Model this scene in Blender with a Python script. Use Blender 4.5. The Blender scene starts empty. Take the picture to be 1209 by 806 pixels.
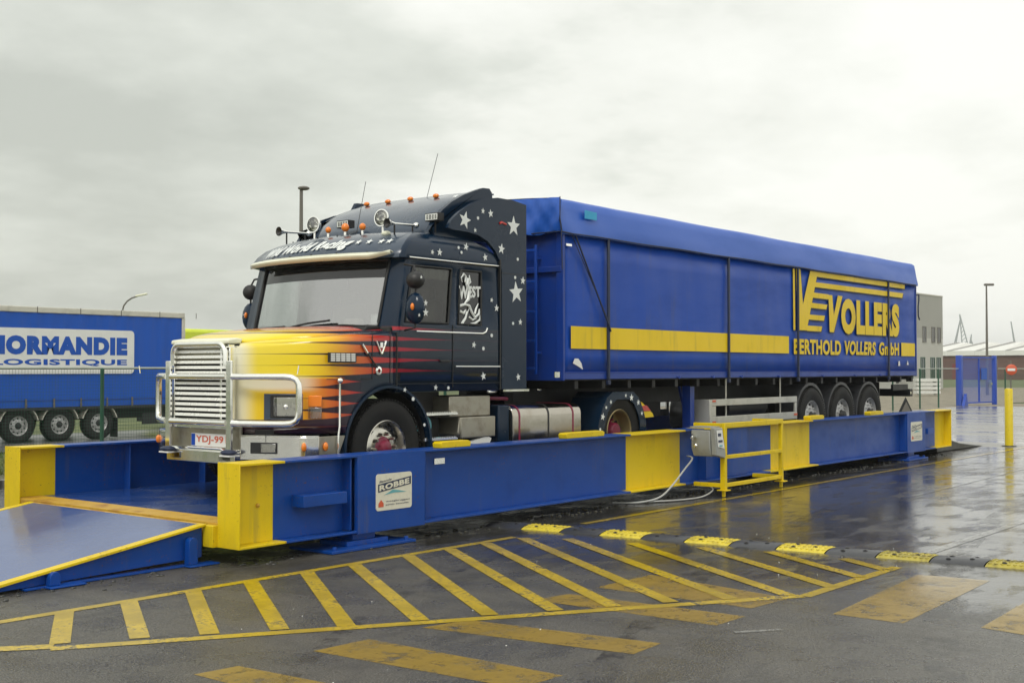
import bpy, bmesh, math, random
from mathutils import Vector, Matrix
random.seed(7)
scene = bpy.context.scene
COL = scene.collection
PI = math.pi
R = math.radians

# ------------------------------------------------------------------ materials
MATS = {}
def _nt(name):
    m = bpy.data.materials.new(name); m.use_nodes = True
    nt = m.node_tree; b = nt.nodes['Principled BSDF']
    MATS[name] = m
    return m, nt, b
def N(nt, t, **k):
    n = nt.nodes.new(t)
    for a, v in k.items():
        if a.startswith('i_'): n.inputs[int(a[2:])].default_value = v
        else: setattr(n, a, v)
    return n
def math_(nt, op, a, b=None, c=None, clamp=False):
    n = nt.nodes.new('ShaderNodeMath'); n.operation = op; n.use_clamp = clamp
    for i, v in enumerate((a, b, c)):
        if v is None: continue
        if isinstance(v, (int, float)): n.inputs[i].default_value = v
        else: nt.links.new(v, n.inputs[i])
    return n.outputs[0]
def mixc(nt, f, a, b, mode='MIX'):
    n = nt.nodes.new('ShaderNodeMix'); n.data_type = 'RGBA'; n.blend_type = mode
    for i, v in ((0, f), (6, a), (7, b)):
        if isinstance(v, (int, float)): n.inputs[i].default_value = v
        elif isinstance(v, tuple): n.inputs[i].default_value = (*v[:3], 1)
        else: nt.links.new(v, n.inputs[i])
    return n.outputs[2]
def noise(nt, scale, detail=3, coord='Object', rough=.6, vec=None, stretch=None):
    n = nt.nodes.new('ShaderNodeTexNoise'); n.inputs['Scale'].default_value = scale
    n.inputs['Detail'].default_value = detail; n.inputs['Roughness'].default_value = rough
    if vec is None:
        tc = nt.nodes.new('ShaderNodeTexCoord'); vec = tc.outputs[coord]
    if stretch:
        mp = nt.nodes.new('ShaderNodeMapping'); mp.inputs['Scale'].default_value = stretch
        nt.links.new(vec, mp.inputs[0]); vec = mp.outputs[0]
    nt.links.new(vec, n.inputs['Vector'])
    return n.outputs['Fac']
def smooth(nt, v, a, b, lo=0., hi=1.):
    n = nt.nodes.new('ShaderNodeMapRange'); n.interpolation_type = 'SMOOTHSTEP'
    nt.links.new(v, n.inputs[0])
    for i, x in zip((1, 2, 3, 4), (a, b, lo, hi)): n.inputs[i].default_value = x
    return n.outputs[0]
def bump(nt, b, h, s=.3, d=.01):
    n = nt.nodes.new('ShaderNodeBump'); n.inputs['Strength'].default_value = s; n.inputs['Distance'].default_value = d
    nt.links.new(h, n.inputs['Height']); nt.links.new(n.outputs[0], b.inputs['Normal'])
def mat(name, c, rough=.5, metal=0., dirt=.25, scale=3., bmp=0., coat=0., dirtc=(.10, .09, .07), vscale=None, spec=.5, fine=25, chips=0., streaks=0.):
    m, nt, b = _nt(name)
    n1 = noise(nt, scale, 5, stretch=vscale)
    n2 = noise(nt, fine, 3)
    f = math_(nt, 'MULTIPLY', smooth(nt, n1, .45, .8), dirt)
    f = math_(nt, 'ADD', f, math_(nt, 'MULTIPLY', smooth(nt, n2, .5, .9), dirt * .3))
    col_ = mixc(nt, f, c, dirtc)
    if streaks:     # run-off streaks and dried splashes
        sn = noise(nt, 9, 4, stretch=(1, 1, .07), rough=.7); sm = noise(nt, 1.3, 3)
        col_ = mixc(nt, math_(nt, 'MULTIPLY', math_(nt, 'MULTIPLY', smooth(nt, sn, .50, .72), smooth(nt, sm, .38, .62)), streaks), col_, (.10, .095, .08))
    if chips:       # stone chips and rust
        cn = noise(nt, 34, 4, rough=.75); cm = noise(nt, 2.1, 3)
        col_ = mixc(nt, math_(nt, 'MULTIPLY', smooth(nt, math_(nt, 'ADD', math_(nt, 'MULTIPLY', cn, .75), math_(nt, 'MULTIPLY', cm, .25)), .60, .64), chips), col_, (.12, .05, .025))
    nt.links.new(col_, b.inputs['Base Color'])
    nt.links.new(smooth(nt, n1, .2, .8, max(rough - .08, .02), rough + .12), b.inputs['Roughness'])
    b.inputs['Metallic'].default_value = metal
    b.inputs['Specular IOR Level'].default_value = spec
    if coat: b.inputs['Coat Weight'].default_value = coat; b.inputs['Coat Roughness'].default_value = .08
    if bmp: bump(nt, b, n2, bmp, .004)
    return m

mat('blue_beam', (.003, .056, .30), .36, dirt=.30, scale=2.2, bmp=.15, dirtc=(.008, .022, .11), vscale=(1, 1, 1.6), spec=.3, chips=.8, streaks=.32)
mat('yellow_beam', (.74, .54, .004), .4, dirt=.3, scale=2.5, bmp=.15, dirtc=(.34, .20, .02), vscale=(1.5, 1, .6), spec=.35, chips=.8, streaks=.3)
mat('grey_edge', (.23, .25, .30), .4, dirt=.4, scale=6)
mat('deck_blue', (.015, .05, .20), .22, dirt=.6, scale=1.4, bmp=.25, dirtc=(.10, .11, .12))
mat('ramp_steel', (.06, .10, .26), .17, dirt=.6, scale=1.3, bmp=.2, dirtc=(.10, .13, .22), chips=.6)
mat('rusty_yellow', (.55, .33, .03), .5, dirt=1., scale=4.5, bmp=.5, dirtc=(.20, .05, .015))
mat('navy', (.004, .017, .040), .2, dirt=.10, scale=2, coat=.08, spec=.3, dirtc=(.03, .035, .04))
mat('navy_light', (.036, .056, .088), .2, dirt=.3, scale=4, coat=.4, dirtc=(.07, .08, .09))
mat('star_white', (.75, .78, .76), .35, dirt=.1)
mat('lip_cream', (.82, .82, .64), .35, dirt=.15)
mat('chrome', (.92, .92, .88), .08, 1., dirt=.15, scale=6, dirtc=(.45, .43, .38))
mat('slat_white', (.86, .86, .80), .25, .35, dirt=.12, scale=6, dirtc=(.5, .48, .42))
mat('stainless', (.92, .92, .87), .12, .95, dirt=.16, scale=5, dirtc=(.5, .48, .42))
mat('alu_plate', (.36, .34, .28), .34, .85, dirt=.5, scale=7, dirtc=(.16, .12, .07))
mat('rim_alu', (.55, .53, .47), .25, 1., dirt=.4, scale=8, dirtc=(.18, .14, .09))
mat('gold_rim', (.34, .27, .13), .4, .6, dirt=.5, scale=8)
mat('steel_rim', (.48, .48, .47), .45, .3, dirt=.6, scale=8)
mat('tank_steel', (.46, .43, .37), .16, 1., dirt=.3, scale=3, dirtc=(.25, .18, .10))
mat('hub_red', (.22, .012, .045), .35, dirt=.3)
mat('black', (.012, .012, .013), .5, dirt=.4, dirtc=(.05, .045, .04))
mat('chassis', (.012, .013, .015), .55, dirt=.5, dirtc=(.04, .035, .03))
mat('rubber', (.011, .011, .011), .7, dirt=.6, scale=5, bmp=.5, dirtc=(.035, .032, .027), spec=.3)
mat('window_rubber', (.008, .009, .01), .45, dirt=.1)
mat('interior', (.26, .22, .16), .8, dirt=.3)
mat('interior_dark', (.02, .02, .02), .8, dirt=.3)
mat('curtain_beige', (.32, .28, .22), .85, dirt=.2)
mat('paper', (.75, .76, .72), .7, dirt=.1)
mat('amber', (.85, .22, .01), .2, dirt=.1, coat=.5)
mat('lamp_red', (.55, .02, .01), .2, dirt=.1, coat=.5)
mat('red_cloth', (.6, .03, .015), .5, dirt=.2)
mat('tarp', (.016, .10, .48), .36, dirt=.22, scale=1.1, bmp=.15, dirtc=(.012, .06, .22), vscale=(.6, 1, 2))  # lighter blue than the sides: sky reflection put into the colour
mat('trailer_blue', (.004, .062, .40), .38, dirt=.35, scale=1.2, bmp=.12, dirtc=(.008, .035, .20), vscale=(.8, 1, 3), spec=.3, streaks=.25)
mat('trailer_frame', (.006, .042, .28), .35, dirt=.35, scale=3, bmp=.1, dirtc=(.03, .035, .07))
mat('strap_blue', (.012, .022, .06), .5, dirt=.2)
mat('logo_yellow', (.82, .58, .008), .42, spec=.35, streaks=.25, dirt=.16, scale=2, dirtc=(.45, .32, .03))
mat('logo_shadow', (.03, .03, .03), .5, dirt=.1)
mat('sign_cream', (.70, .68, .56), .4, dirt=.15, scale=20)
mat('sign_navy', (.02, .03, .07), .4, dirt=.1)
mat('sign_red', (.60, .10, .04), .4, dirt=.1)
mat('sign_teal', (.12, .38, .42), .4, dirt=.1)
mat('sign_white', (.78, .78, .75), .35, dirt=.1)
mat('light_blue_patch', (.03, .36, .62), .5, dirt=.1)
mat('guard_silver', (.50, .50, .46), .4, .4, dirt=.3, scale=5)
mat('box_grey', (.32, .33, .31), .35, dirt=.3, scale=8)
mat('cable_grey', (.45, .46, .45), .5, dirt=.3)
mat('tyre_rubber_far', (.018, .018, .018), .7, dirt=.4)
mat('curtain_blue', (.006, .085, .46), .45, spec=.3, streaks=.2, dirt=.2, scale=1, dirtc=(.012, .06, .28), vscale=(3, 1, .5))
mat('alu_rail', (.60, .58, .50), .4, .3, dirt=.3, scale=3)
mat('fence_green', (.012, .075, .04), .45, dirt=.2)
mat('fence_galv', (.40, .44, .38), .4, .3, dirt=.3)
mat('gate_blue', (.02, .07, .42), .4, dirt=.15)
mat('post_blue', (.03, .10, .45), .4, dirt=.2)
mat('pole_grey', (.15, .14, .12), .5, .2, dirt=.3)
mat('render_grey', (.36, .36, .33), .8, dirt=.25, scale=.4, bmp=.2, dirtc=(.27, .27, .24))
mat('render_pale', (.48, .48, .44), .8, dirt=.25, scale=.4, dirtc=(.38, .38, .34))
mat('roof_white', (.74, .74, .70), .6, dirt=.2, scale=.1, dirtc=(.52, .50, .45))
mat('roof_shade', (.30, .29, .27), .6, dirt=.2)  # dark tone painted for the shade in the roof valleys
mat('crane_haze_grey', (.34, .37, .38), .6, dirt=.1)  # grey made paler so the colour itself carries distance haze
mat('rumble_black', (.035, .037, .042), .35, dirt=.5, scale=12, bmp=.3, dirtc=(.10, .10, .10))
mat('rumble_yellow', (.66, .53, .04), .5, dirt=.9, scale=14, bmp=.4, dirtc=(.16, .12, .04), chips=1.)
mat('rumble_worn', (.42, .35, .05), .5, dirt=1., scale=9, bmp=.4, dirtc=(.05, .045, .035), chips=1.)
mat('bollard_yellow', (.72, .55, .01), .38, dirt=.2, scale=5, chips=1., streaks=.4)
mat('dark_soil', (.02, .022, .02), .35, dirt=.4, scale=5, bmp=.6)
mat('white_paint', (.72, .72, .68), .5, dirt=.15)
mat('dark_red', (.16, .02, .02), .6, dirt=.2)

def brick():
    m, nt, b = _nt('brick_wall')
    tc = N(nt, 'ShaderNodeTexCoord'); mp = N(nt, 'ShaderNodeMapping'); mp.inputs['Rotation'].default_value = (R(90), 0, 0)
    nt.links.new(tc.outputs['Object'], mp.inputs[0])
    t = N(nt, 'ShaderNodeTexBrick'); nt.links.new(mp.outputs[0], t.inputs['Vector'])
    t.inputs['Scale'].default_value = 1.2
    t.inputs['Color1'].default_value = (.15, .065, .045, 1); t.inputs['Color2'].default_value = (.10, .05, .04, 1); t.inputs['Mortar'].default_value = (.13, .10, .08, 1)
    nt.links.new(t.outputs['Color'], b.inputs['Base Color']); b.inputs['Roughness'].default_value = .85
brick()

def glass(name, tint, gloss=.25, opac=0., body=(.02, .02, .02)):
    m = bpy.data.materials.new(name); m.use_nodes = True; nt = m.node_tree; nt.nodes.clear()
    out = N(nt, 'ShaderNodeOutputMaterial'); tr = N(nt, 'ShaderNodeBsdfTransparent'); tr.inputs[0].default_value = (*tint, 1)
    gl = N(nt, 'ShaderNodeBsdfGlossy'); gl.inputs['Roughness'].default_value = .03
    df = N(nt, 'ShaderNodeBsdfDiffuse'); df.inputs[0].default_value = (*body, 1)
    fr = N(nt, 'ShaderNodeFresnel'); fr.inputs[0].default_value = 1.5
    f = math_(nt, 'ADD', math_(nt, 'MULTIPLY', fr.outputs[0], 1.2), gloss, clamp=True)
    m0 = N(nt, 'ShaderNodeMixShader'); m0.inputs[0].default_value = opac
    nt.links.new(tr.outputs[0], m0.inputs[1]); nt.links.new(df.outputs[0], m0.inputs[2])
    mx = N(nt, 'ShaderNodeMixShader'); nt.links.new(f, mx.inputs[0])
    nt.links.new(m0.outputs[0], mx.inputs[1]); nt.links.new(gl.outputs[0], mx.inputs[2]); nt.links.new(mx.outputs[0], out.inputs[0])
    MATS[name] = m
glass('windscreen_glass', (.88, .94, .92), .42)
glass('sunshade_reflection', (.05, .05, .05), .02, .85, (.012, .013, .015))  # dark band put into the glass colour as the sunshade's reflection
glass('door_glass', (.50, .56, .54), .03)
glass('sleeper_glass', (.12, .13, .14), .02, .5, (.01, .012, .018))
glass('lamp_glass', (.9, .9, .88), .15)
glass('building_glass', (.10, .12, .13), .15, .7, (.03, .04, .05))

def flame_paint():
    # airbrushed flames: white nose, yellow to orange to red tongues on navy, in the truck's own coordinates
    m, nt, b = _nt('flame_paint')
    tc = N(nt, 'ShaderNodeTexCoord'); sx = N(nt, 'ShaderNodeSeparateXYZ'); nt.links.new(tc.outputs['Object'], sx.inputs[0])
    X = math_(nt, 'ADD', sx.outputs[0], 2.5); Y = math_(nt, 'ABSOLUTE', sx.outputs[1]); Z = math_(nt, 'ADD', sx.outputs[2], .353)
    wob = math_(nt, 'MULTIPLY', math_(nt, 'SUBTRACT', noise(nt, 2.2, 2, stretch=(.5, .2, 2)), .5), .018)
    s = math_(nt, 'FRACT', math_(nt, 'DIVIDE', math_(nt, 'SUBTRACT', math_(nt, 'ADD', Z, wob), 1.635), .112))
    s = math_(nt, 'MULTIPLY', math_(nt, 'ABSOLUTE', math_(nt, 'SUBTRACT', s, .5)), 2.)      # 0 mid stripe, 1 gap
    jag = math_(nt, 'MULTIPLY', math_(nt, 'SUBTRACT', noise(nt, 9, 1, stretch=(.01, .01, 1)), .5), .7)
    Xj = math_(nt, 'ADD', X, jag)
    w_up = math_(nt, 'MULTIPLY', smooth(nt, Xj, .95, 3.8, 1.04, .0), smooth(nt, Xj, 3.75, 3.3))
    w_lo = smooth(nt, Xj, 1.30, 2.25, 1.08, -.1)
    isup = smooth(nt, Z, 1.60, 1.63)
    w = math_(nt, 'ADD', math_(nt, 'MULTIPLY', isup, w_up), math_(nt, 'MULTIPLY', math_(nt, 'SUBTRACT', 1., isup), w_lo))
    low = smooth(nt, Z, 1.12, 1.24); w = math_(nt, 'MULTIPLY', w, low)
    top = smooth(nt, Z, 2.20, 2.16); front = smooth(nt, X, 2.62, 2.58)
    w = math_(nt, 'MULTIPLY', w, math_(nt, 'MAXIMUM', top, front))
    mask = smooth(nt, math_(nt, 'SUBTRACT', w, s), -.06, .10)
    cr = N(nt, 'ShaderNodeValToRGB'); e = cr.color_ramp
    Xc = math_(nt, 'ADD', X, math_(nt, 'MULTIPLY', math_(nt, 'SUBTRACT', 1., isup), .35))
    nt.links.new(math_(nt, 'DIVIDE', math_(nt, 'SUBTRACT', Xc, 1.0), 2.4), cr.inputs[0])
    e.elements[0].position = 0; e.elements[0].color = (.80, .66, .06, 1)
    e.elements[1].position = 1; e.elements[1].color = (.20, .004, .02, 1)
    for p, c in ((.20, (.86, .64, .012, 1)), (.30, (.80, .42, .012, 1)), (.42, (.66, .15, .02, 1)), (.55, (.46, .03, .025, 1)), (.72, (.36, .01, .03, 1))):
        q = e.elements.new(p); q.color = c
    col = cr.outputs[0]
    wht = math_(nt, 'MULTIPLY', smooth(nt, X, 1.22, 1.10), .85)
    wb = math_(nt, 'MULTIPLY', smooth(nt, X, 1.62, 1.40), smooth(nt, math_(nt, 'ABSOLUTE', math_(nt, 'SUBTRACT', Z, 1.56)), .10, .03))  # pale highlight band painted along the front of the wing
    col = mixc(nt, math_(nt, 'MAXIMUM', wht, math_(nt, 'MULTIPLY', wb, .75)), col, (.80, .80, .72))
    dark = mixc(nt, smooth(nt, X, 2.3, 1.6), (.005, .016, .034), (.030, .010, .020))
    nt.links.new(mixc(nt, mask, dark, col), b.inputs['Base Color'])
    b.inputs['Roughness'].default_value = .22; b.inputs['Specular IOR Level'].default_value = .4; b.inputs['Coat Weight'].default_value = .25; b.inputs['Coat Roughness'].default_value = .06
flame_paint()

def ground_mats():
    # wet asphalt
    m, nt, b = _nt('asphalt')
    g = N(nt, 'ShaderNodeNewGeometry'); sx = N(nt, 'ShaderNodeSeparateXYZ'); nt.links.new(g.outputs['Position'], sx.inputs[0])
    P = g.outputs['Position']
    big = noise(nt, .35, 4, vec=P); mid = noise(nt, 1.6, 5, vec=P); fine = noise(nt, 60, 2, vec=P, rough=.8)
    streak = noise(nt, .9, 4, vec=P, stretch=(1.6, .25, 1))
    # how much standing water: grows to the far side of the yard, with ragged edges
    w = math_(nt, 'ADD', smooth(nt, sx.outputs[0], .7, 2.6), math_(nt, 'MULTIPLY', math_(nt, 'SUBTRACT', big, .5), 1.4))
    w = math_(nt, 'ADD', w, math_(nt, 'MULTIPLY', math_(nt, 'SUBTRACT', mid, .5), .7))
    lowY = smooth(nt, math_(nt, 'ADD', sx.outputs[1], math_(nt, 'MULTIPLY', sx.outputs[0], .55)), -5.1, -4.4)
    w = math_(nt, 'MULTIPLY', w, lowY)
    isl = smooth(nt, noise(nt, 3.2, 5, vec=P, rough=.6, stretch=(.45, 1.2, 1)), .46, .68)
    w = math_(nt, 'SUBTRACT', w, math_(nt, 'MULTIPLY', isl, .42))
    wet = smooth(nt, w, .15, 1.0)
    base = mixc(nt, smooth(nt, mid, .3, .75), (.034, .029, .021), (.070, .061, .047))
    agg = noise(nt, 85, 3, vec=P, rough=.9); vor = N(nt, 'ShaderNodeTexVoronoi'); vor.inputs['Scale'].default_value = 75; nt.links.new(P, vor.inputs['Vector'])
    stone = smooth(nt, vor.outputs['Distance'], .15, .5, 1., 0.)
    base = mixc(nt, smooth(nt, fine, .48, .62), base, (.038, .037, .034))
    base = mixc(nt, math_(nt, 'MULTIPLY', smooth(nt, agg, .50, .60), .8), base, (.24, .23, .20))
    stain = noise(nt, .8, 5, vec=P, rough=.7, stretch=(.4, 1.3, 1))
    base = mixc(nt, smooth(nt, stain, .52, .60, 0., .6), base, (.028, .026, .022))
    dry = math_(nt, 'MULTIPLY', smooth(nt, math_(nt, 'ADD', sx.outputs[1], math_(nt, 'MULTIPLY', big, 1.2)), -3.8, -4.8), .30)
    base = mixc(nt, dry, base, (.13, .125, .11))
    base = mixc(nt, math_(nt, 'MULTIPLY', smooth(nt, streak, .5, .7), .5), base, (.035, .035, .033))
    base = mixc(nt, math_(nt, 'MULTIPLY', wet, .8), base, (.04, .038, .034))
    nt.links.new(base, b.inputs['Base Color'])
    r = math_(nt, 'ADD', math_(nt, 'MULTIPLY', math_(nt, 'SUBTRACT', 1., wet), smooth(nt, mid, .30, .68, .09, .36)), .035)
    r = math_(nt, 'ADD', r, math_(nt, 'MULTIPLY', smooth(nt, streak, .42, .7), .13))
    r = math_(nt, 'ADD', r, .02)
    nt.links.new(r, b.inputs['Roughness'])
    b.inputs['Specular IOR Level'].default_value = .55
    rip = noise(nt, 7, 3, vec=P, stretch=(1, 1, 1))
    h = math_(nt, 'ADD', math_(nt, 'MULTIPLY', math_(nt, 'ADD', math_(nt, 'MULTIPLY', stone, 1.4), agg), math_(nt, 'SUBTRACT', 1.03, wet)), math_(nt, 'MULTIPLY', rip, .35))
    bump(nt, b, h, .7, .007)
    # painted markings: same wear, partly worn through
    for nm, c, lo, hi, rr in (('road_yellow', (.60, .42, .006), .37, .49, .18), ('road_yellow_old', (.52, .33, .02), .22, .62, .25), ('road_white', (.45, .45, .42), .4, .55, .3)):
        m, nt, b = _nt(nm)
        g = N(nt, 'ShaderNodeNewGeometry'); P = g.outputs['Position']
        sx = N(nt, 'ShaderNodeSeparateXYZ'); nt.links.new(P, sx.inputs[0])
        wear = noise(nt, 26, 4, vec=P, rough=.75); mid = noise(nt, 2.3, 4, vec=P)
        v = math_(nt, 'ADD', math_(nt, 'MULTIPLY', wear, .6), math_(nt, 'MULTIPLY', mid, .4))
        f = smooth(nt, v, lo, hi)
        nt.links.new(mixc(nt, f, (.06, .055, .045) if nm != 'road_yellow_old' else (.24, .16, .02), mixc(nt, smooth(nt, mid, .32, .66), c, tuple(x * .58 for x in c))), b.inputs['Base Color'])
        wx = smooth(nt, sx.outputs[0], .8, 4.0, rr + .12, .07)
        nt.links.new(wx, b.inputs['Roughness'])
        bump(nt, b, wear, .3, .003)
        if nm != 'road_yellow':     # ghost markings keep only part of their paint
            al = smooth(nt, math_(nt, 'ADD', math_(nt, 'MULTIPLY', noise(nt, 5, 4, vec=P, rough=.7), .7), math_(nt, 'MULTIPLY', wear, .3)), .33, .50)
            nt.links.new(math_(nt, 'MULTIPLY', al, smooth(nt, mid, .35, .65, .45, .85)), b.inputs['Alpha'])
    m, nt, b = _nt('track_smear')
    g = N(nt, 'ShaderNodeNewGeometry'); P = g.outputs['Position']
    b.inputs['Base Color'].default_value = (.018, .017, .015, 1); b.inputs['Roughness'].default_value = .22
    nt.links.new(math_(nt, 'MULTIPLY', smooth(nt, noise(nt, 3.5, 5, vec=P, rough=.75), .44, .68), .55), b.inputs['Alpha'])
    # concrete slabs, wet joints
    m, nt, b = _nt('concrete_slab')
    g = N(nt, 'ShaderNodeNewGeometry'); P = g.outputs['Position']; sx = N(nt, 'ShaderNodeSeparateXYZ'); nt.links.new(P, sx.inputs[0])
    big = noise(nt, .5, 5, vec=P, stretch=(1, .3, 1)); fine = noise(nt, 30, 2, vec=P)
    j = math_(nt, 'FRACT', math_(nt, 'DIVIDE', sx.outputs[0], 2.4)); j = smooth(nt, math_(nt, 'ABSOLUTE', math_(nt, 'SUBTRACT', j, .5)), .47, .49)
    base = mixc(nt, smooth(nt, big, .35, .7), (.20, .19, .165), (.115, .11, .095))
    base = mixc(nt, math_(nt, 'MULTIPLY', j, .85), base, (.035, .033, .03))
    nt.links.new(base, b.inputs['Base Color']); nt.links.new(smooth(nt, big, .35, .65, .34, .10), b.inputs['Roughness']); bump(nt, b, fine, .2, .003)
    for nm, a, c, d, sc in (('gravel', (.30, .26, .19), (.19, .165, .12), (.36, .32, .25), 14), ('grass_ground', (.10, .125, .03), (.055, .08, .018), (.17, .16, .06), 3.0), ('soil', (.12, .11, .07), (.07, .075, .035), (.16, .14, .09), 5), ('road_far', (.12, .12, .115), (.10, .10, .095), (.15, .15, .14), 1)):
        m, nt, b = _nt(nm)
        g = N(nt, 'ShaderNodeNewGeometry'); P = g.outputs['Position']
        n1 = noise(nt, sc * .12, 5, vec=P); n2 = noise(nt, sc, 4, vec=P)
        col = mixc(nt, smooth(nt, n1, .35, .65), a, c); col = mixc(nt, math_(nt, 'MULTIPLY', smooth(nt, n2, .5, .75), .7), col, d)
        nt.links.new(col, b.inputs['Base Color']); b.inputs['Roughness'].default_value = .8 if nm != 'road_far' else .35
        bump(nt, b, n2, .5, .05)
    m, nt, b = _nt('grass_blade')
    n1 = noise(nt, .8, 3); nt.links.new(mixc(nt, smooth(nt, n1, .35, .65), (.10, .15, .03), (.20, .19, .07)), b.inputs['Base Color']); b.inputs['Roughness'].default_value = .6
ground_mats()

def mesh_fabric(name, c, dens, cell):
    # wire netting: alpha pattern on the real fence plane
    m, nt, b = _nt(name)
    tc = N(nt, 'ShaderNodeTexCoord'); sx = N(nt, 'ShaderNodeSeparateXYZ'); nt.links.new(tc.outputs['Object'], sx.inputs[0])
    def line(v):
        q = math_(nt, 'FRACT', math_(nt, 'DIVIDE', v, cell)); return math_(nt, 'GREATER_THAN', math_(nt, 'ABSOLUTE', math_(nt, 'SUBTRACT', q, .5)), .5 - dens)
    l = math_(nt, 'MAXIMUM', line(sx.outputs[0]), line(sx.outputs[2]))
    nt.links.new(l, b.inputs['Alpha']); b.inputs['Base Color'].default_value = (*c, 1); b.inputs['Roughness'].default_value = .5
mesh_fabric('wire_green', (.02, .09, .05), .035, .055)
mesh_fabric('wire_blue', (.03, .09, .42), .17, .05)

# ------------------------------------------------------------------ geometry helpers
O3 = {}      # world origin of every object that may parent others
def _link(o, parent, origin):
    COL.objects.link(o)
    o.location = Vector(origin) - (O3[parent.name] if parent else Vector((0, 0, 0)))
    if parent: o.parent = parent
    O3[o.name] = Vector(origin)
    return o
def tag(o, label=None, cat=None, group=None, kind=None):
    if label: o['label'] = label
    if cat: o['category'] = cat
    if group: o['group'] = group
    if kind: o['kind'] = kind
    return o
def thing(name, loc, label, cat, group=None):
    o = bpy.data.objects.new(name, None); o.empty_display_size = .3
    _link(o, None, loc); return tag(o, label, cat, group)

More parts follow.
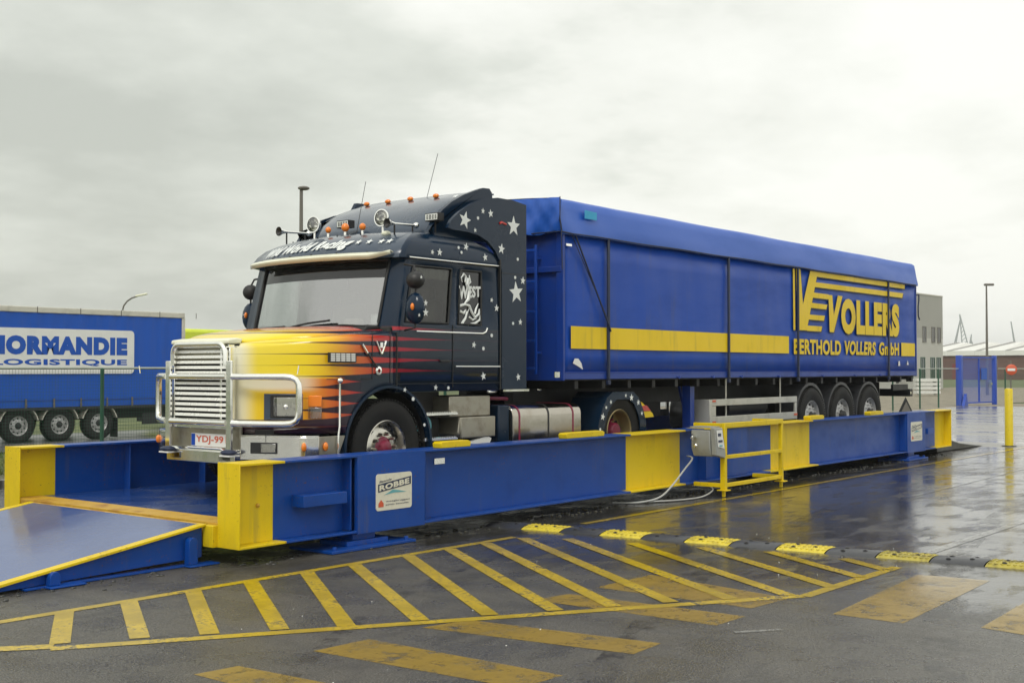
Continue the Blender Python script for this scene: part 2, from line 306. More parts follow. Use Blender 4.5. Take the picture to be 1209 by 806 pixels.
class MB:
    def __init__(s): s.v = []; s.f = []; s.m = []
    def add(s, vs, fs, m=0):
        n = len(s.v); s.v += [tuple(v) for v in vs]
        for f in fs: s.f.append([i + n for i in f]); s.m.append(m)
        return s
    def box(s, x0, x1, y0, y1, z0, z1, m=0, rot=None, c=None):
        vs = [Vector((x, y, z)) for x in (x0, x1) for y in (y0, y1) for z in (z0, z1)]
        if rot is not None:
            c = Vector(c) if c is not None else Vector(((x0 + x1) / 2, (y0 + y1) / 2, (z0 + z1) / 2))
            vs = [c + rot @ (v - c) for v in vs]
        return s.add(vs, [(0, 1, 3, 2), (4, 6, 7, 5), (0, 4, 5, 1), (2, 3, 7, 6), (0, 2, 6, 4), (1, 5, 7, 3)], m)
    def prism(s, pts, axis, a, b, m=0):
        # pts in the plane across axis: 'y' -> (x,z), 'x' -> (y,z), 'z' -> (x,y)
        def P(p, t): return {'y': (p[0], t, p[1]), 'x': (t, p[0], p[1]), 'z': (p[0], p[1], t)}[axis]
        n = len(pts); vs = [P(p, a) for p in pts] + [P(p, b) for p in pts]
        return s.add(vs, [tuple(range(n)), tuple(range(2 * n - 1, n - 1, -1))] + [(i, (i + 1) % n, n + (i + 1) % n, n + i) for i in range(n)], m)
    def grid(s, P, m=0, skip=None, mf=None):
        nu, nv = len(P), len(P[0]); base = len(s.v)
        s.v += [tuple(p) for row in P for p in row]
        for i in range(nu - 1):
            for j in range(nv - 1):
                if skip and skip(i, j): continue
                s.f.append([base + i * nv + j, base + (i + 1) * nv + j, base + (i + 1) * nv + j + 1, base + i * nv + j + 1]); s.m.append(mf(i, j) if mf else m)
        return s
    def tube(s, path, r, n=10, m=0, closed=False):
        path = [Vector(p) for p in path]; k = len(path); rings = []
        up = None
        for i, p in enumerate(path):
            if closed: t = (path[(i + 1) % k] - path[i - 1]).normalized()
            else: t = (path[min(i + 1, k - 1)] - path[max(i - 1, 0)]).normalized()
            if up is None:
                up = Vector((0, 0, 1)) if abs(t.z) < .9 else Vector((1, 0, 0))
            a = (up - t * up.dot(t)).normalized(); up = a; b = t.cross(a)
            rr = r[i] if isinstance(r, (list, tuple)) else r
            rings.append([p + (a * math.cos(2 * PI * j / n) + b * math.sin(2 * PI * j / n)) * rr for j in range(n)])
        vs = [v for q in rings for v in q]; fs = []
        for i in range(k if closed else k - 1):
            i2 = (i + 1) % k
            for j in range(n): fs.append((i * n + j, i * n + (j + 1) % n, i2 * n + (j + 1) % n, i2 * n + j))
        if not closed: fs += [tuple(range(n - 1, -1, -1)), tuple((k - 1) * n + j for j in range(n))]
        return s.add(vs, fs, m)
    def lathe(s, prof, c, ax, n=32, m=0, cap=False):
        # prof: (t along axis, radius)
        ax = Vector(ax).normalized(); c = Vector(c)
        u = ax.orthogonal().normalized(); w = ax.cross(u)
        vs = [c + ax * t + (u * math.cos(2 * PI * j / n) + w * math.sin(2 * PI * j / n)) * r for t, r in prof for j in range(n)]
        fs = [(i * n + j, i * n + (j + 1) % n, (i + 1) * n + (j + 1) % n, (i + 1) * n + j) for i in range(len(prof) - 1) for j in range(n)]
        if cap: fs += [tuple(range(n - 1, -1, -1)), tuple((len(prof) - 1) * n + j for j in range(n))]
        return s.add(vs, fs, m)
    def ball(s, c, rx, ry=None, rz=None, m=0, n=14, k=8):
        ry = ry or rx; rz = rz or rx
        vs = []; fs = []
        for i in range(k + 1):
            a = PI * i / k
            for j in range(n):
                b = 2 * PI * j / n
                vs.append((c[0] + rx * math.sin(a) * math.cos(b), c[1] + ry * math.sin(a) * math.sin(b), c[2] + rz * math.cos(a)))
        for i in range(k):
            for j in range(n): fs.append((i * n + j, i * n + (j + 1) % n, (i + 1) * n + (j + 1) % n, (i + 1) * n + j))
        return s.add(vs, fs, m)
    def star(s, x, z, r, y, m=0, rot=0., t=.003, f=None):
        pts = []
        for i in range(10):
            a = PI / 2 + rot + i * PI / 5; q = r if i % 2 == 0 else r * .42
            pts.append((x + q * math.cos(a), z + q * math.sin(a)))
        if f is None: return s.prism(pts, 'y', y - t, y, m)
        vs = [f(*p) for p in pts] + [f(x, z)]
        return s.add(vs, [(i, (i + 1) % 10, 10) for i in range(10)], m)
    def text(s, body, fn, m=0, bold=.0, shear=0., depth=.0, italic=False, sub=0):
        # letters scaled into the unit box, then fn(u, v, w) -> world
        cu = bpy.data.curves.new('t', 'FONT'); cu.body = body; cu.size = 1; cu.offset = bold; cu.shear = shear; cu.resolution_u = 4
        cu.space_character = 1.0 + bold * 2.0
        o = bpy.data.objects.new('t', cu); COL.objects.link(o)
        dg = bpy.context.evaluated_depsgraph_get(); dg.update()
        me = bpy.data.meshes.new_from_object(o.evaluated_get(dg))
        bpy.data.objects.remove(o); bpy.data.curves.remove(cu)
        if sub:
            bm = bmesh.new(); bm.from_mesh(me); bmesh.ops.triangulate(bm, faces=bm.faces)
            bmesh.ops.subdivide_edges(bm, edges=bm.edges, cuts=sub, use_grid_fill=True); bm.to_mesh(me); bm.free()
        xs = [v.co.x for v in me.vertices]; ys = [v.co.y for v in me.vertices]
        x0, x1, y0, y1 = min(xs), max(xs), min(ys), max(ys)
        vs = [fn((v.co.x - x0) / (x1 - x0), (v.co.y - y0) / (y1 - y0), 0) for v in me.vertices]
        s.add(vs, [tuple(p.vertices) for p in me.polygons], m)
        bpy.data.meshes.remove(me); return s
    def mesh(s, name, mats, origin=(0, 0, 0), smooth=35, recalc=True):
        me = bpy.data.meshes.new(name); o = Vector(origin)
        me.from_pydata([tuple(Vector(v) - o) for v in s.v], [], s.f); me.update()
        for q in mats: me.materials.append(MATS[q])
        for p, i in zip(me.polygons, s.m): p.material_index = i
        if recalc:
            bm = bmesh.new(); bm.from_mesh(me); bmesh.ops.recalc_face_normals(bm, faces=bm.faces); bm.to_mesh(me); bm.free()
        if smooth:
            for p in me.polygons: p.use_smooth = True
            me.set_sharp_from_angle(angle=R(smooth))
        return me
    def build(s, name, mats, parent=None, origin=None, bevel=0, solid=0, smooth=35, recalc=True, inner=0):
        if isinstance(mats, str): mats = [mats]
        if origin is None: origin = O3[parent.name] if parent else (0, 0, 0)
        o = bpy.data.objects.new(name, s.mesh(name, mats, origin, smooth, recalc)); _link(o, parent, origin)
        if solid:
            q = o.modifiers.new('Solidify', 'SOLIDIFY'); q.thickness = solid; q.offset = -1; q.material_offset = inner
        if bevel:
            q = o.modifiers.new('Bevel', 'BEVEL'); q.width = bevel; q.segments = 2; q.limit_method = 'ANGLE'; q.angle_limit = R(40); q.harden_normals = False
        return o

def arc(cx, cz, r, a0, a1, n):
    return [(cx + r * math.cos(R(a0 + (a1 - a0) * i / n)), cz + r * math.sin(R(a0 + (a1 - a0) * i / n))) for i in range(n + 1)]
def plane_xz(x0, x1, z0, z1, y, taper=0):
    return lambda u, v, w: (x0 + (x1 - x0) * u, y, z0 + (z1 - z0) * v)
def rotX(a): return Matrix.Rotation(a, 3, 'X')
def rotY(a): return Matrix.Rotation(a, 3, 'Y')
def rotZ(a): return Matrix.Rotation(a, 3, 'Z')

# ------------------------------------------------------------------ setting: ground
def S(t): t = max(0., min(1., t)); return t * t * (3 - 2 * t)
def H(x, y): return -.38 * S((y - 11.5) / 6) * (1 - S((x - 20) / 15))
def sheet(name, x0, x1, y0, y1, mt, dz=0., nx=2, ny=2, label=None):
    b = MB(); b.grid([[(x0 + (x1 - x0) * i / nx, y0 + (y1 - y0) * j / ny, H(x0 + (x1 - x0) * i / nx, y0 + (y1 - y0) * j / ny) + dz) for j in range(ny + 1)] for i in range(nx + 1)])
    return tag(b.build(name, [mt], smooth=60), kind='structure')
# base terrain: fine near the yard, one big skirt to the horizon
xs = [-3000, -400, -60] + [-20 + 2 * i for i in range(36)] + [80, 140, 400, 3000]
ys = [-3000, -400, -60, -20, 0, 8] + [11 + .5 * i for i in range(18)] + [24, 30, 60, 140, 400, 3000]
tb = MB(); tb.grid([[(x, y, H(x, y) - .03) for y in ys] for x in xs]); tag(tb.build('ground', ['grass_ground'], smooth=60), kind='structure')
sheet('asphalt_yard', -45, 20.6, -45, 8.4, 'asphalt', 0., 4, 4)
sheet('concrete_yard', 20.6, 50.5, -45, 10.1, 'concrete_slab', -.001, 4, 4)
sheet('gravel_lot', 20.6, 110, 10.1, 30, 'gravel', -.012, 40, 10)
sheet('gravel_verge', 50.5, 56, -45, 10.1, 'gravel', -.012, 4, 4)
sheet('verge_strip', -45, 20.6, 8.4, 10.9, 'soil', -.014, 4, 4)
sheet('back_road', -60, 60, 20.6, 27.5, 'road_far', .006, 60, 8)
# kerb between the yard and the verge
tag(MB().box(-45, 20.6, 8.4, 8.52, -.05, .10).build('kerb', ['concrete_slab'], bevel=.01), kind='structure')
# grass tufts in front of the parked trailer: one uncountable mass
gb = MB()
for _ in range(15000):
    x = random.uniform(-1, 22); y = random.uniform(10.0, 20.5); z = H(x, y) - .02; a = random.uniform(0, PI); h = random.uniform(.05, .14); w = .02
    dx, dy = math.cos(a) * w, math.sin(a) * w; lx, ly = random.uniform(-.05, .05), random.uniform(-.05, .05)
    gb.v += [(x - dx, y - dy, z), (x + dx, y + dy, z), (x + lx, y + ly, z + h)]; n = len(gb.v); gb.f.append([n - 3, n - 2, n - 1]); gb.m.append(0)
tag(gb.build('grass', ['grass_blade'], smooth=0, recalc=False), 'rough damp grass growing between the green fence and the parked blue trailer', 'grass', kind='stuff')

# ------------------------------------------------------------------ painted markings (structure)
def quad(b, pts, z=.004): b.add([(x, y, z) for x, y in pts], [tuple(range(len(pts)))])
def line(b, p, q, w, z=.004):
    d = Vector((q[0] - p[0], q[1] - p[1])).normalized(); n = Vector((-d.y, d.x)) * w / 2
    quad(b, [(p[0] + n.x, p[1] + n.y), (p[0] - n.x, p[1] - n.y), (q[0] - n.x, q[1] - n.y), (q[0] + n.x, q[1] + n.y)], z)
hb = MB()
line(hb, (-3.1, -.50), (2.96, -.66), .10, .003)
line(hb, (-3.6, -.66), (-2.62, -1.46), .13, .0032)
line(hb, (-2.66, -1.50), (1.80, -4.34), .11, .0029)
line(hb, (1.80, -4.36), (3.55, -4.40), .10, .0027)
for i, (ax, ay, bx, by) in enumerate([(-1.97, -.52, -2.55, -1.42), (-1.46, -.53, -2.15, -1.68), (-.91, -.56, -1.80, -1.93), (-.38, -.6, -1.43, -2.18), (.20, -.62, -1.08, -2.44),
        (.73, -.64, -.64, -2.70), (1.39, -.66, -.21, -2.96), (1.94, -.68, .20, -3.22), (2.45, -.7, .58, -3.46), (2.96, -.76, .97, -3.70), (3.2, -1.15, 1.36, -3.98),
        (3.34, -1.83, 1.76, -4.25), (3.52, -2.5, 2.30, -4.36), (3.67, -3.13, 2.86, -4.36), (3.70, -3.85, 3.35, -4.38)]):
    line(hb, (ax, ay), (bx, by), .125, .0034 + .00012 * i)
tag(hb.build('road_marking', ['road_yellow'], smooth=0), kind='structure')
ob = MB()
for i, p in enumerate([[(-2.50, -2.70), (-2.22, -2.74), (-2.10, -4.2), (-2.50, -4.2)], [(-1.70, -2.80), (-1.26, -2.83), (-1.23, -4.33), (-1.60, -4.30)], [(-.80, -2.86), (-.42, -2.95), (-.21, -4.34), (-.56, -4.36)],
        [(.42, -2.85), (.78, -2.92), (.86, -4.36), (.47, -4.35)], [(1.14, -2.92), (1.9, -2.95), (1.66, -4.31), (1.14, -4.26)], [(1.31, -4.80), (1.31, -5.30), (3.36, -5.24), (3.29, -4.68)], [(1.50, -5.75), (1.41, -6.25), (3.4, -6.2), (3.4, -5.7)]]):
    quad(ob, p, .0016 + .0001 * i)
tag(ob.build('faded_marking', ['road_yellow_old'], smooth=0), kind='structure')
lb = MB(); line(lb, (4.25, -.60), (20.59, -.60), .10, .004); line(lb, (20.59, -.60), (34, -.60), .10, .0045)
tag(lb.build('edge_line', ['road_yellow'], smooth=0), kind='structure')
wb = MB(); line(wb, (4.5, -4.33), (12, -4.33), .10, .004); line(wb, (9, -2.4), (20, -2.1), .08, .004)
line(wb, (.35, -4.55), (.62, -4.75), .05, .004)
tag(wb.build('worn_line', ['road_white'], smooth=0), kind='structure')
# loose pale scraps lying on the yard, part of its surface
sb = MB()
for _ in range(45):
    x = random.uniform(-3, 6); y = random.uniform(-6.5, -1); r = random.uniform(.003, .008)
    sb.ball((x, y, .004), r, r * .8, r * .5, n=6, k=3)
tag(sb.build('grit', ['sign_white'], smooth=0), 'pale grit scattered over the wet asphalt yard', 'grit', kind='stuff')

tm = MB()
for (x0_, y0_, x1_, y1_, w_) in ((-3.6, -5.6, 7.5, -2.1, .20), (-3.2, -7.4, 8.2, -3.9, .22), (-3.3, -3.9, 3.0, -1.1, .12)):
    n_ = 14
    for k_ in range(n_):
        t0, t1 = k_ / n_, (k_ + 1) / n_; bow = lambda t: .5 * math.sin(t * PI)
        line(tm, (x0_ + (x1_ - x0_) * t0, y0_ + (y1_ - y0_) * t0 + bow(t0)), (x0_ + (x1_ - x0_) * t1, y0_ + (y1_ - y0_) * t1 + bow(t1)), w_, .0009)
tag(tm.build('tyre_track', ['track_smear'], smooth=0), kind='structure')

# ------------------------------------------------------------------ speed bump
sbp = thing('speed_bump', (3.85, -2.7, 0), 'low black and yellow rubber speed bump running across the wet yard from the weighbridge', 'speed bump')
y = .13; k = 1
while y > -8.2:
    L = .47 if k % 2 == 0 else .46; y0, y1 = y, y - L + .012
    def cx(yy): return 3.64 + (-.2 - yy) * .125
    P = []
    for yy in (y0, y0 - .015, (y0 + y1) / 2, y1 + .015, y1):
        hh = .032 if yy in (y0, y1) else .039
        P.append([(cx(yy) + t * .17, yy, max(.0, hh * (1 - abs(t) ** 2.4))) for t in (-1, -.9, -.7, -.45, -.2, .2, .45, .7, .9, 1)])
    b = MB(); b.grid(P)
    for t, yf in ((-.55, .3), (.05, .3), (-.3, .72), (.5, .72)):     # bolt recesses with bolts
        yy = y0 + (y1 - y0) * yf; b.lathe([(0, .022), (.006, .020), (.007, .010), (.010, .010), (.010, 0)], (cx(yy) + t * .17, yy, .039 * (1 - abs(t) ** 2.4) - .001), (0, 0, 1), 10, 1)
    if k % 2 == 0:
        for i in range(5):
            for j in range(9):                                        # raised tread studs
                t = -.7 + 1.4 * i / 4; yy = y0 + (y1 - y0) * (j + .5) / 9; z = .039 * (1 - abs(t) ** 2.4)
                b.box(cx(yy) + t * .17 - .010, cx(yy) + t * .17 + .010, yy - .014, yy + .014, z - .004, z + .0045, 0, rotZ(.78))
    b.build('yellow_segment' if k % 2 == 0 else 'black_segment', [('rumble_yellow' if y > -3.6 else 'rumble_worn') if k % 2 == 0 else 'rumble_black', 'black'], sbp, smooth=50)
    y -= L; k += 1

# ------------------------------------------------------------------ weighbridge
WB = thing('weighbridge', (9, 1.935, 0), 'long blue and yellow steel weighbridge carrying the truck and its trailer', 'weighbridge')
ZT, ZB, L = .888, .15, 18.0
def beam(yo, s):
    # yo outer flange edge, s = +1 flange grows towards +Y
    yi = yo + s * .30; yw = yo + s * .15
    zones = [(0, .48, 1), (.48, 6.25, 0), (6.25, 7.58, 1), (7.58, 10.28, 0), (10.28, 11.66, 1), (11.66, 17.45, 0), (17.45, 18, 1)]
    b = MB()
    for x0, x1, m in zones:
        b.box(x0, x1, yw - .008, yw + .008, ZB + .022, ZT - .022, m)
    for x0, x1, m in [(0, .5, 1), (.5, 6.15, 0), (6.15, 7.5, 1), (7.5, 8.0, 0), (8.0, 11.5, 1), (11.5, 17.1, 0), (17.1, 18, 1)]:
        b.box(x0, x1, min(yo, yi), max(yo, yi), ZT - .022, ZT, m)
    for x0, x1, m in [(0, .52, 1), (.52, 6.15, 0), (6.15, 7.5, 1), (7.5, 10.0, 0), (10.0, 11.7, 1), (11.7, 17.1, 0), (17.1, 18, 1)]:
        b.box(x0, x1, min(yo, yi), max(yo, yi), ZB, ZB + .022, m)
    for x in (2.36, 8.08, 15.55): b.box(x, x + .012, min(yo, yi) + .02, max(yo, yi) - .02, ZB + .03, ZT - .03, 0)
    b.box(1.33, 1.345, min(yo, yi) + .03, max(yo, yi) - .03, ZB + .03, ZT - .03, 0)
    return b.build('side_beam', ['blue_beam', 'yellow_beam'], WB, bevel=.004)
beam(0, 1); beam(3.87, -1)
# deck between the beams
d = MB(); d.box(.30, 17.7, .158, 3.712, .325, .353); d.build('deck_plate', ['deck_blue'], WB, bevel=.003)
for x in (.9, 3.9, 6.9, 9.9, 12.9, 15.9):
    d = MB(); d.box(x, x + .2, .17, 3.70, .16, .322); d.build('cross_beam', ['blue_beam'], WB)
for x0, x1 in ((0.002, .30), (17.70, 17.998)):
    e = MB(); e.box(x0, x1, .17, 3.70, .335, .359); e.box(x0 + (.0 if x0 < 1 else .27), x0 + (.02 if x0 < 1 else .29), .17, 3.70, .17, .334)
    e.build('end_strip', ['rusty_yellow'], WB, bevel=.003)
for y in (.3, 3.57):
    e = MB(); s = 1 if y < 2 else -1
    for xe in (-.012, 18):
        e = MB(); e.box(xe, xe + .012, min(y - s * .3, y), max(y - s * .3, y), ZB, ZT + .004); e.build('end_plate', ['yellow_beam'], WB, bevel=.003)
b = MB(); b.box(-.06, .0, -0.0 + .30, .44, .15, .34); b.build('corner_gusset', ['yellow_beam'], WB, bevel=.004)
for x0, x1 in ((1.39, 2.33), (15.58, 16.52), (8.72, 9.3)):
    b = MB(); b.box(x0, x1, -.006 if x0 < 3 or x0 > 10 else .03, .04, ZB - (.012 if x0 != 8.72 else -.03), ZT - (.0 if x0 != 8.72 else .03) + .002); b.build('cover_plate', ['blue_beam'], WB, bevel=.003)
for x0, x1 in ((.70, 1.24), (16.62, 16.95)):
    b = MB(); b.box(x0, x1, -.02, .142, .45, .56); b.build('lifting_lug', ['blue_beam'], WB, bevel=.006)
for x0, x1 in ((2.62, 3.08), (4.82, 5.60), (11.46, 11.98), (13.93, 14.51)):
    b = MB(); b.prism([(x0, ZT + .001), (x1, ZT + .001), (x1 + .01, ZT + .05), (x1 - .03, ZT + .068), (x0 + .02, ZT + .068), (x0 - .01, ZT + .05)], 'y', .03, .15)
    b.build('stop_block', ['yellow_beam'], WB, bevel=.006)
for x0, x1 in ((.98, 2.1), (15.4, 16.4)):
    for ys in ((.02, .5), (3.37, 3.85)):
        b = MB(); b.box(x0, x1, ys[0] - .12, ys[1], .004, .03); b.box(x0 + .3, x0 + .85, ys[0], ys[1] - .1, .03, .075); b.box(x0 + .42, x0 + .72, ys[0] + .05, ys[1] - .15, .075, .149)
        for q in (x0 + .08, x1 - .08): b.lathe([(0, .022), (.03, .022), (.03, 0)], (q, ys[0] - .06, .03), (0, 0, 1), 8)
        b.build('support_foot', ['blue_beam'], WB, bevel=.004)
# small grey data plate
b = MB(); b.box(2.62, 2.78, .128, .135, .72, .78); b.build('data_plate', ['stainless'], WB)
b = MB(); b.ball((.30, .135, .50), .02, .02, .02); b.build('bolt_head', ['rusty_yellow'], WB)
def name_sign(x0, x1, z0, z1):
    sg = MB()
    w = x1 - x0; h = z1 - z0; rr = .03; pts = []
    for cx_, cz_, a in ((x1 - rr, z1 - rr, 0), (x0 + rr, z1 - rr, 90), (x0 + rr, z0 + rr, 180), (x1 - rr, z0 + rr, 270)): pts += arc(cx_, cz_, rr, a, a + 90, 4)
    sg.prism(pts, 'y', -.012, -.006, 0)
    Y = -.0145
    f = lambda u, v: (x0 + w * u, Y, z0 + h * v)
    def sl(u): return (u - .05) * .17      # rising slant of the name band
    sg.add([f(.05, .50), f(.97, .50 + sl(.97)), f(.97, .72 + sl(.97)), f(.05, .72)], [(0, 1, 2, 3)], 1)
    def band(u, v, w_): uu = .08 + .84 * u; p = f(uu, .53 + sl(uu) + .155 * v); return (p[0], Y - .0015, p[2])
    sg.text('ROBBE', band, 0, bold=.05)
    def fam(u, v, w_): uu = .08 + .34 * u; p = f(uu, .75 + sl(uu) + .06 * v); return (p[0], Y, p[2])
    sg.text('Bascule', fam, 1, bold=.02, shear=.3)
    sg.add([f(.2, .42), f(.5, .46), f(.85, .45), f(.6, .52), f(.45, .55), f(.36, .49)], [(0, 1, 2, 3, 4, 5)], 3)
    sg.add([f(.06, .10), f(.20, .10), f(.20, .20), f(.13, .30), f(.06, .20)], [(0, 1, 2, 3, 4)], 2)
    for k_, (tx, v0, u1) in enumerate((('weegbruggen', .21, .94), ('ponts bascules', .12, .9))):
        sg.text(tx, (lambda u, v, w_, v0=v0, u1=u1: (f(.26 + (u1 - .26) * u, v0 + .055 * v))), 1, bold=.01)
    return sg.build('name_sign', ['sign_cream', 'sign_navy', 'sign_red', 'sign_teal'], WB, smooth=0)
name_sign(1.63, 2.13, .335, .69); name_sign(15.75, 16.33, .35, .71)

# approach ramp at the front
RP = thing('access_ramp', (-1.1, 1.9, 0), 'blue steel drive-on ramp with yellow edges at the weighbridge front', 'ramp')
x0, x1, z0, z1 = -2.35, -.07, .015, .345
def zr(x): return z0 + (z1 - z0) * (x - x0) / (x1 - x0)
b = MB(); b.prism([(x0, zr(x0) - .012), (x1, zr(x1) - .012), (x1, zr(x1)), (x0, zr(x0))], 'y', .50, 3.20); b.build('ramp_plate', ['ramp_steel'], RP, bevel=.002)
for ya, yb in ((.40, .497), (3.203, 3.30)):
    b = MB(); b.prism([(x0, zr(x0) - .016), (x1, zr(x1) - .016), (x1 + .02, zr(x1) + .006), (x0, zr(x0) + .006)], 'y', ya, yb); b.build('edge_strip', ['yellow_beam'], RP, bevel=.002)
for ya, yb in ((.44, .46), (3.24, 3.26)):
    b = MB(); b.prism([(x0 + .15, .012), (x1, .06), (x1, zr(x1) - .018), (x0 + .15, zr(x0 + .15) - .018)], 'y', ya, yb); b.box(-1.75, x1, ya - .05, yb + .03, .004, .02)
    b.build('side_web', ['blue_beam'], RP, bevel=.002)
for x in (-.20, -1.50):
    b = MB(); b.prism([(x - .06, .02), (x + .03, .02)] + arc(x - .015, zr(x) - .12 if x > -1 else .08, .045, 0, 180, 8), 'y', .36, .43); b.box(x - .09, x + .22, .30, .44, .004, .018); b.build('anchor_bracket', ['blue_beam'], RP, bevel=.004)
b = MB(); b.tube([(x1 + .012, .42, .337), (x1 + .012, 3.28, .337)], .014, 8); b.build('hinge_bar', ['rusty_yellow'], RP)
# dark exit ramp / earth behind the far end
b = MB(); b.prism([(18.02, .004), (21.0, .004), (20.5, .04), (19.4, .14), (18.5, .29), (18.02, .31)], 'y', .3, 3.6)
o = b.build('exit_ramp', ['dark_soil'], bevel=.02); tag(o, 'dark wet wedge ramp at the far end of the weighbridge', 'ramp')

gm = MB()
for _ in range(420):
    x = random.uniform(-2.2, 18); y_ = .35 + random.gauss(0, .16) if x < 0 else random.uniform(-.12, .25); q_ = random.uniform(.006, .02)
    gm.ball((x, y_ if x > 0 else y_, .004), q_ * 1.4, q_, q_ * .6, n=6, k=4)
tag(gm.build('washed_grit', ['dark_soil'], smooth=0), 'dark grit and crumbs washed up along the foot of the weighbridge', 'grit', kind='stuff')

# ------------------------------------------------------------------ guard rail, terminal, cables
GR = thing('guard_rail', (8.55, -.45, 0), 'yellow square-tube guard rail in front of the weighbridge control box', 'guard rail')
def sq(b, p, q, w=.05, m=0):
    p, q = Vector(p), Vector(q); d = (q - p).normalized(); up = Vector((0, 0, 1)) if abs(d.z) < .9 else Vector((1, 0, 0))
    a = (up - d * up.dot(d)).normalized() * w / 2; c = d.cross(a).normalized() * w / 2
    b.add([p + a + c, p + a - c, p - a - c, p - a + c, q + a + c, q + a - c, q - a - c, q - a + c], [(0, 3, 2, 1), (4, 5, 6, 7), (0, 1, 5, 4), (1, 2, 6, 5), (2, 3, 7, 6), (3, 0, 4, 7)], m)
for x in (7.72, 9.42):
    b = MB(); sq(b, (x, -.45, .10), (x, -.45, .985), .07 if x < 8 else .055); b.box(x - .07, x + .07, -.52, -.38, .085, .10); b.box(x - .02, x + .02, -.47, -.43, .004, .09); b.build('post', ['yellow_beam'], GR, bevel=.005)
for nm, z in (('top_rail', .955), ('middle_rail', .53), ('bottom_rail', .155)):
    b = MB(); sq(b, (7.76, -.45, z), (9.39, -.45, z), .06 if nm == 'top_rail' else .05); b.build(nm, ['yellow_beam'], GR, bevel=.005)
for z in (.955, .155):
    for x in (7.72, 9.42):
        b = MB(); sq(b, (x, -.412, z), (x, -.004, z), .055); b.build('return_rail', ['yellow_beam'], GR, bevel=.005)
TM = thing('control_box', (7.62, -.42, .45), 'grey weighing control box with sloping keypad on the yellow guard rail', 'control box')
rt = rotZ(R(-20)) @ rotY(R(14)); c0 = (7.55, -.30, .72)
b = MB(); b.prism([(7.46, .55), (7.62, .55), (7.62, .90), (7.40, .90), (7.40, .66)], 'y', -.42, -.14); b.build('housing', ['box_grey'], TM, bevel=.012)
b = MB(); b.prism([(7.44, .57), (7.67, .52), (7.69, .57), (7.60, .93), (7.40, .93)], 'y', -.50, -.425); b.build('front_housing', ['box_grey'], TM, bevel=.01)
b = MB(); b.prism([(7.47, .68), (7.64, .65), (7.575, .90), (7.43, .90)], 'y', -.508, -.502, 0)
b.box(7.46, 7.54, -.513, -.508, .82, .86, 1); b.box(7.47, 7.58, -.513, -.508, .74, .77, 1); b.box(7.50, 7.58, -.513, -.508, .685, .705, 2)
b.build('keypad', ['sign_white', 'sign_navy', 'sign_teal'], TM, bevel=.002)
b = MB(); b.box(7.40, 7.66, -.43, -.12, .93, .945); b.build('lid', ['box_grey'], TM, bevel=.004)
b = MB(); b.tube([(7.42, -.2, .80), (7.30, -.22, .83), (7.24, -.24, .80)], .02, 8); b.ball((7.33, -.25, .70), .03); b.build('connector', ['stainless'], TM)
b = MB(); b.box(7.5, 7.68, -.41, -.39, .6, .8); b.build('bracket', ['black'], TM)
def cable(name, pts, r, mt, label):
    # smooth a few points
    P = [Vector(p) for p in pts]; out = []
    for i in range(len(P) - 1):
        a, b_, c_, d_ = P[max(i - 1, 0)], P[i], P[i + 1], P[min(i + 2, len(P) - 1)]
        for k_ in range(8):
            t = k_ / 8; out.append(.5 * ((2 * b_) + (-a + c_) * t + (2 * a - 5 * b_ + 4 * c_ - d_) * t * t + (-a + 3 * b_ - 3 * c_ + d_) * t ** 3))
    out.append(P[-1]); q = MB(); q.tube(out, r, 8); return tag(q.build(name, [mt]), label, 'cable')
cable('cable', [(7.74, .12, .52), (7.60, -.04, .50), (7.34, -.06, .36), (7.0, -.08, .18), (6.65, -.1, .06), (6.3, .0, .02), (6.1, .25, .02)], .012, 'cable_grey', 'thick pale cable looping from the weighbridge side down to the wet ground')
cable('cable', [(7.9, -.1, .14), (7.78, -.25, .08), (7.4, -.3, .022), (6.9, -.25, .018), (6.5, -.05, .018)], .010, 'cable_grey', 'thin grey cable lying on wet ground under the guard rail')

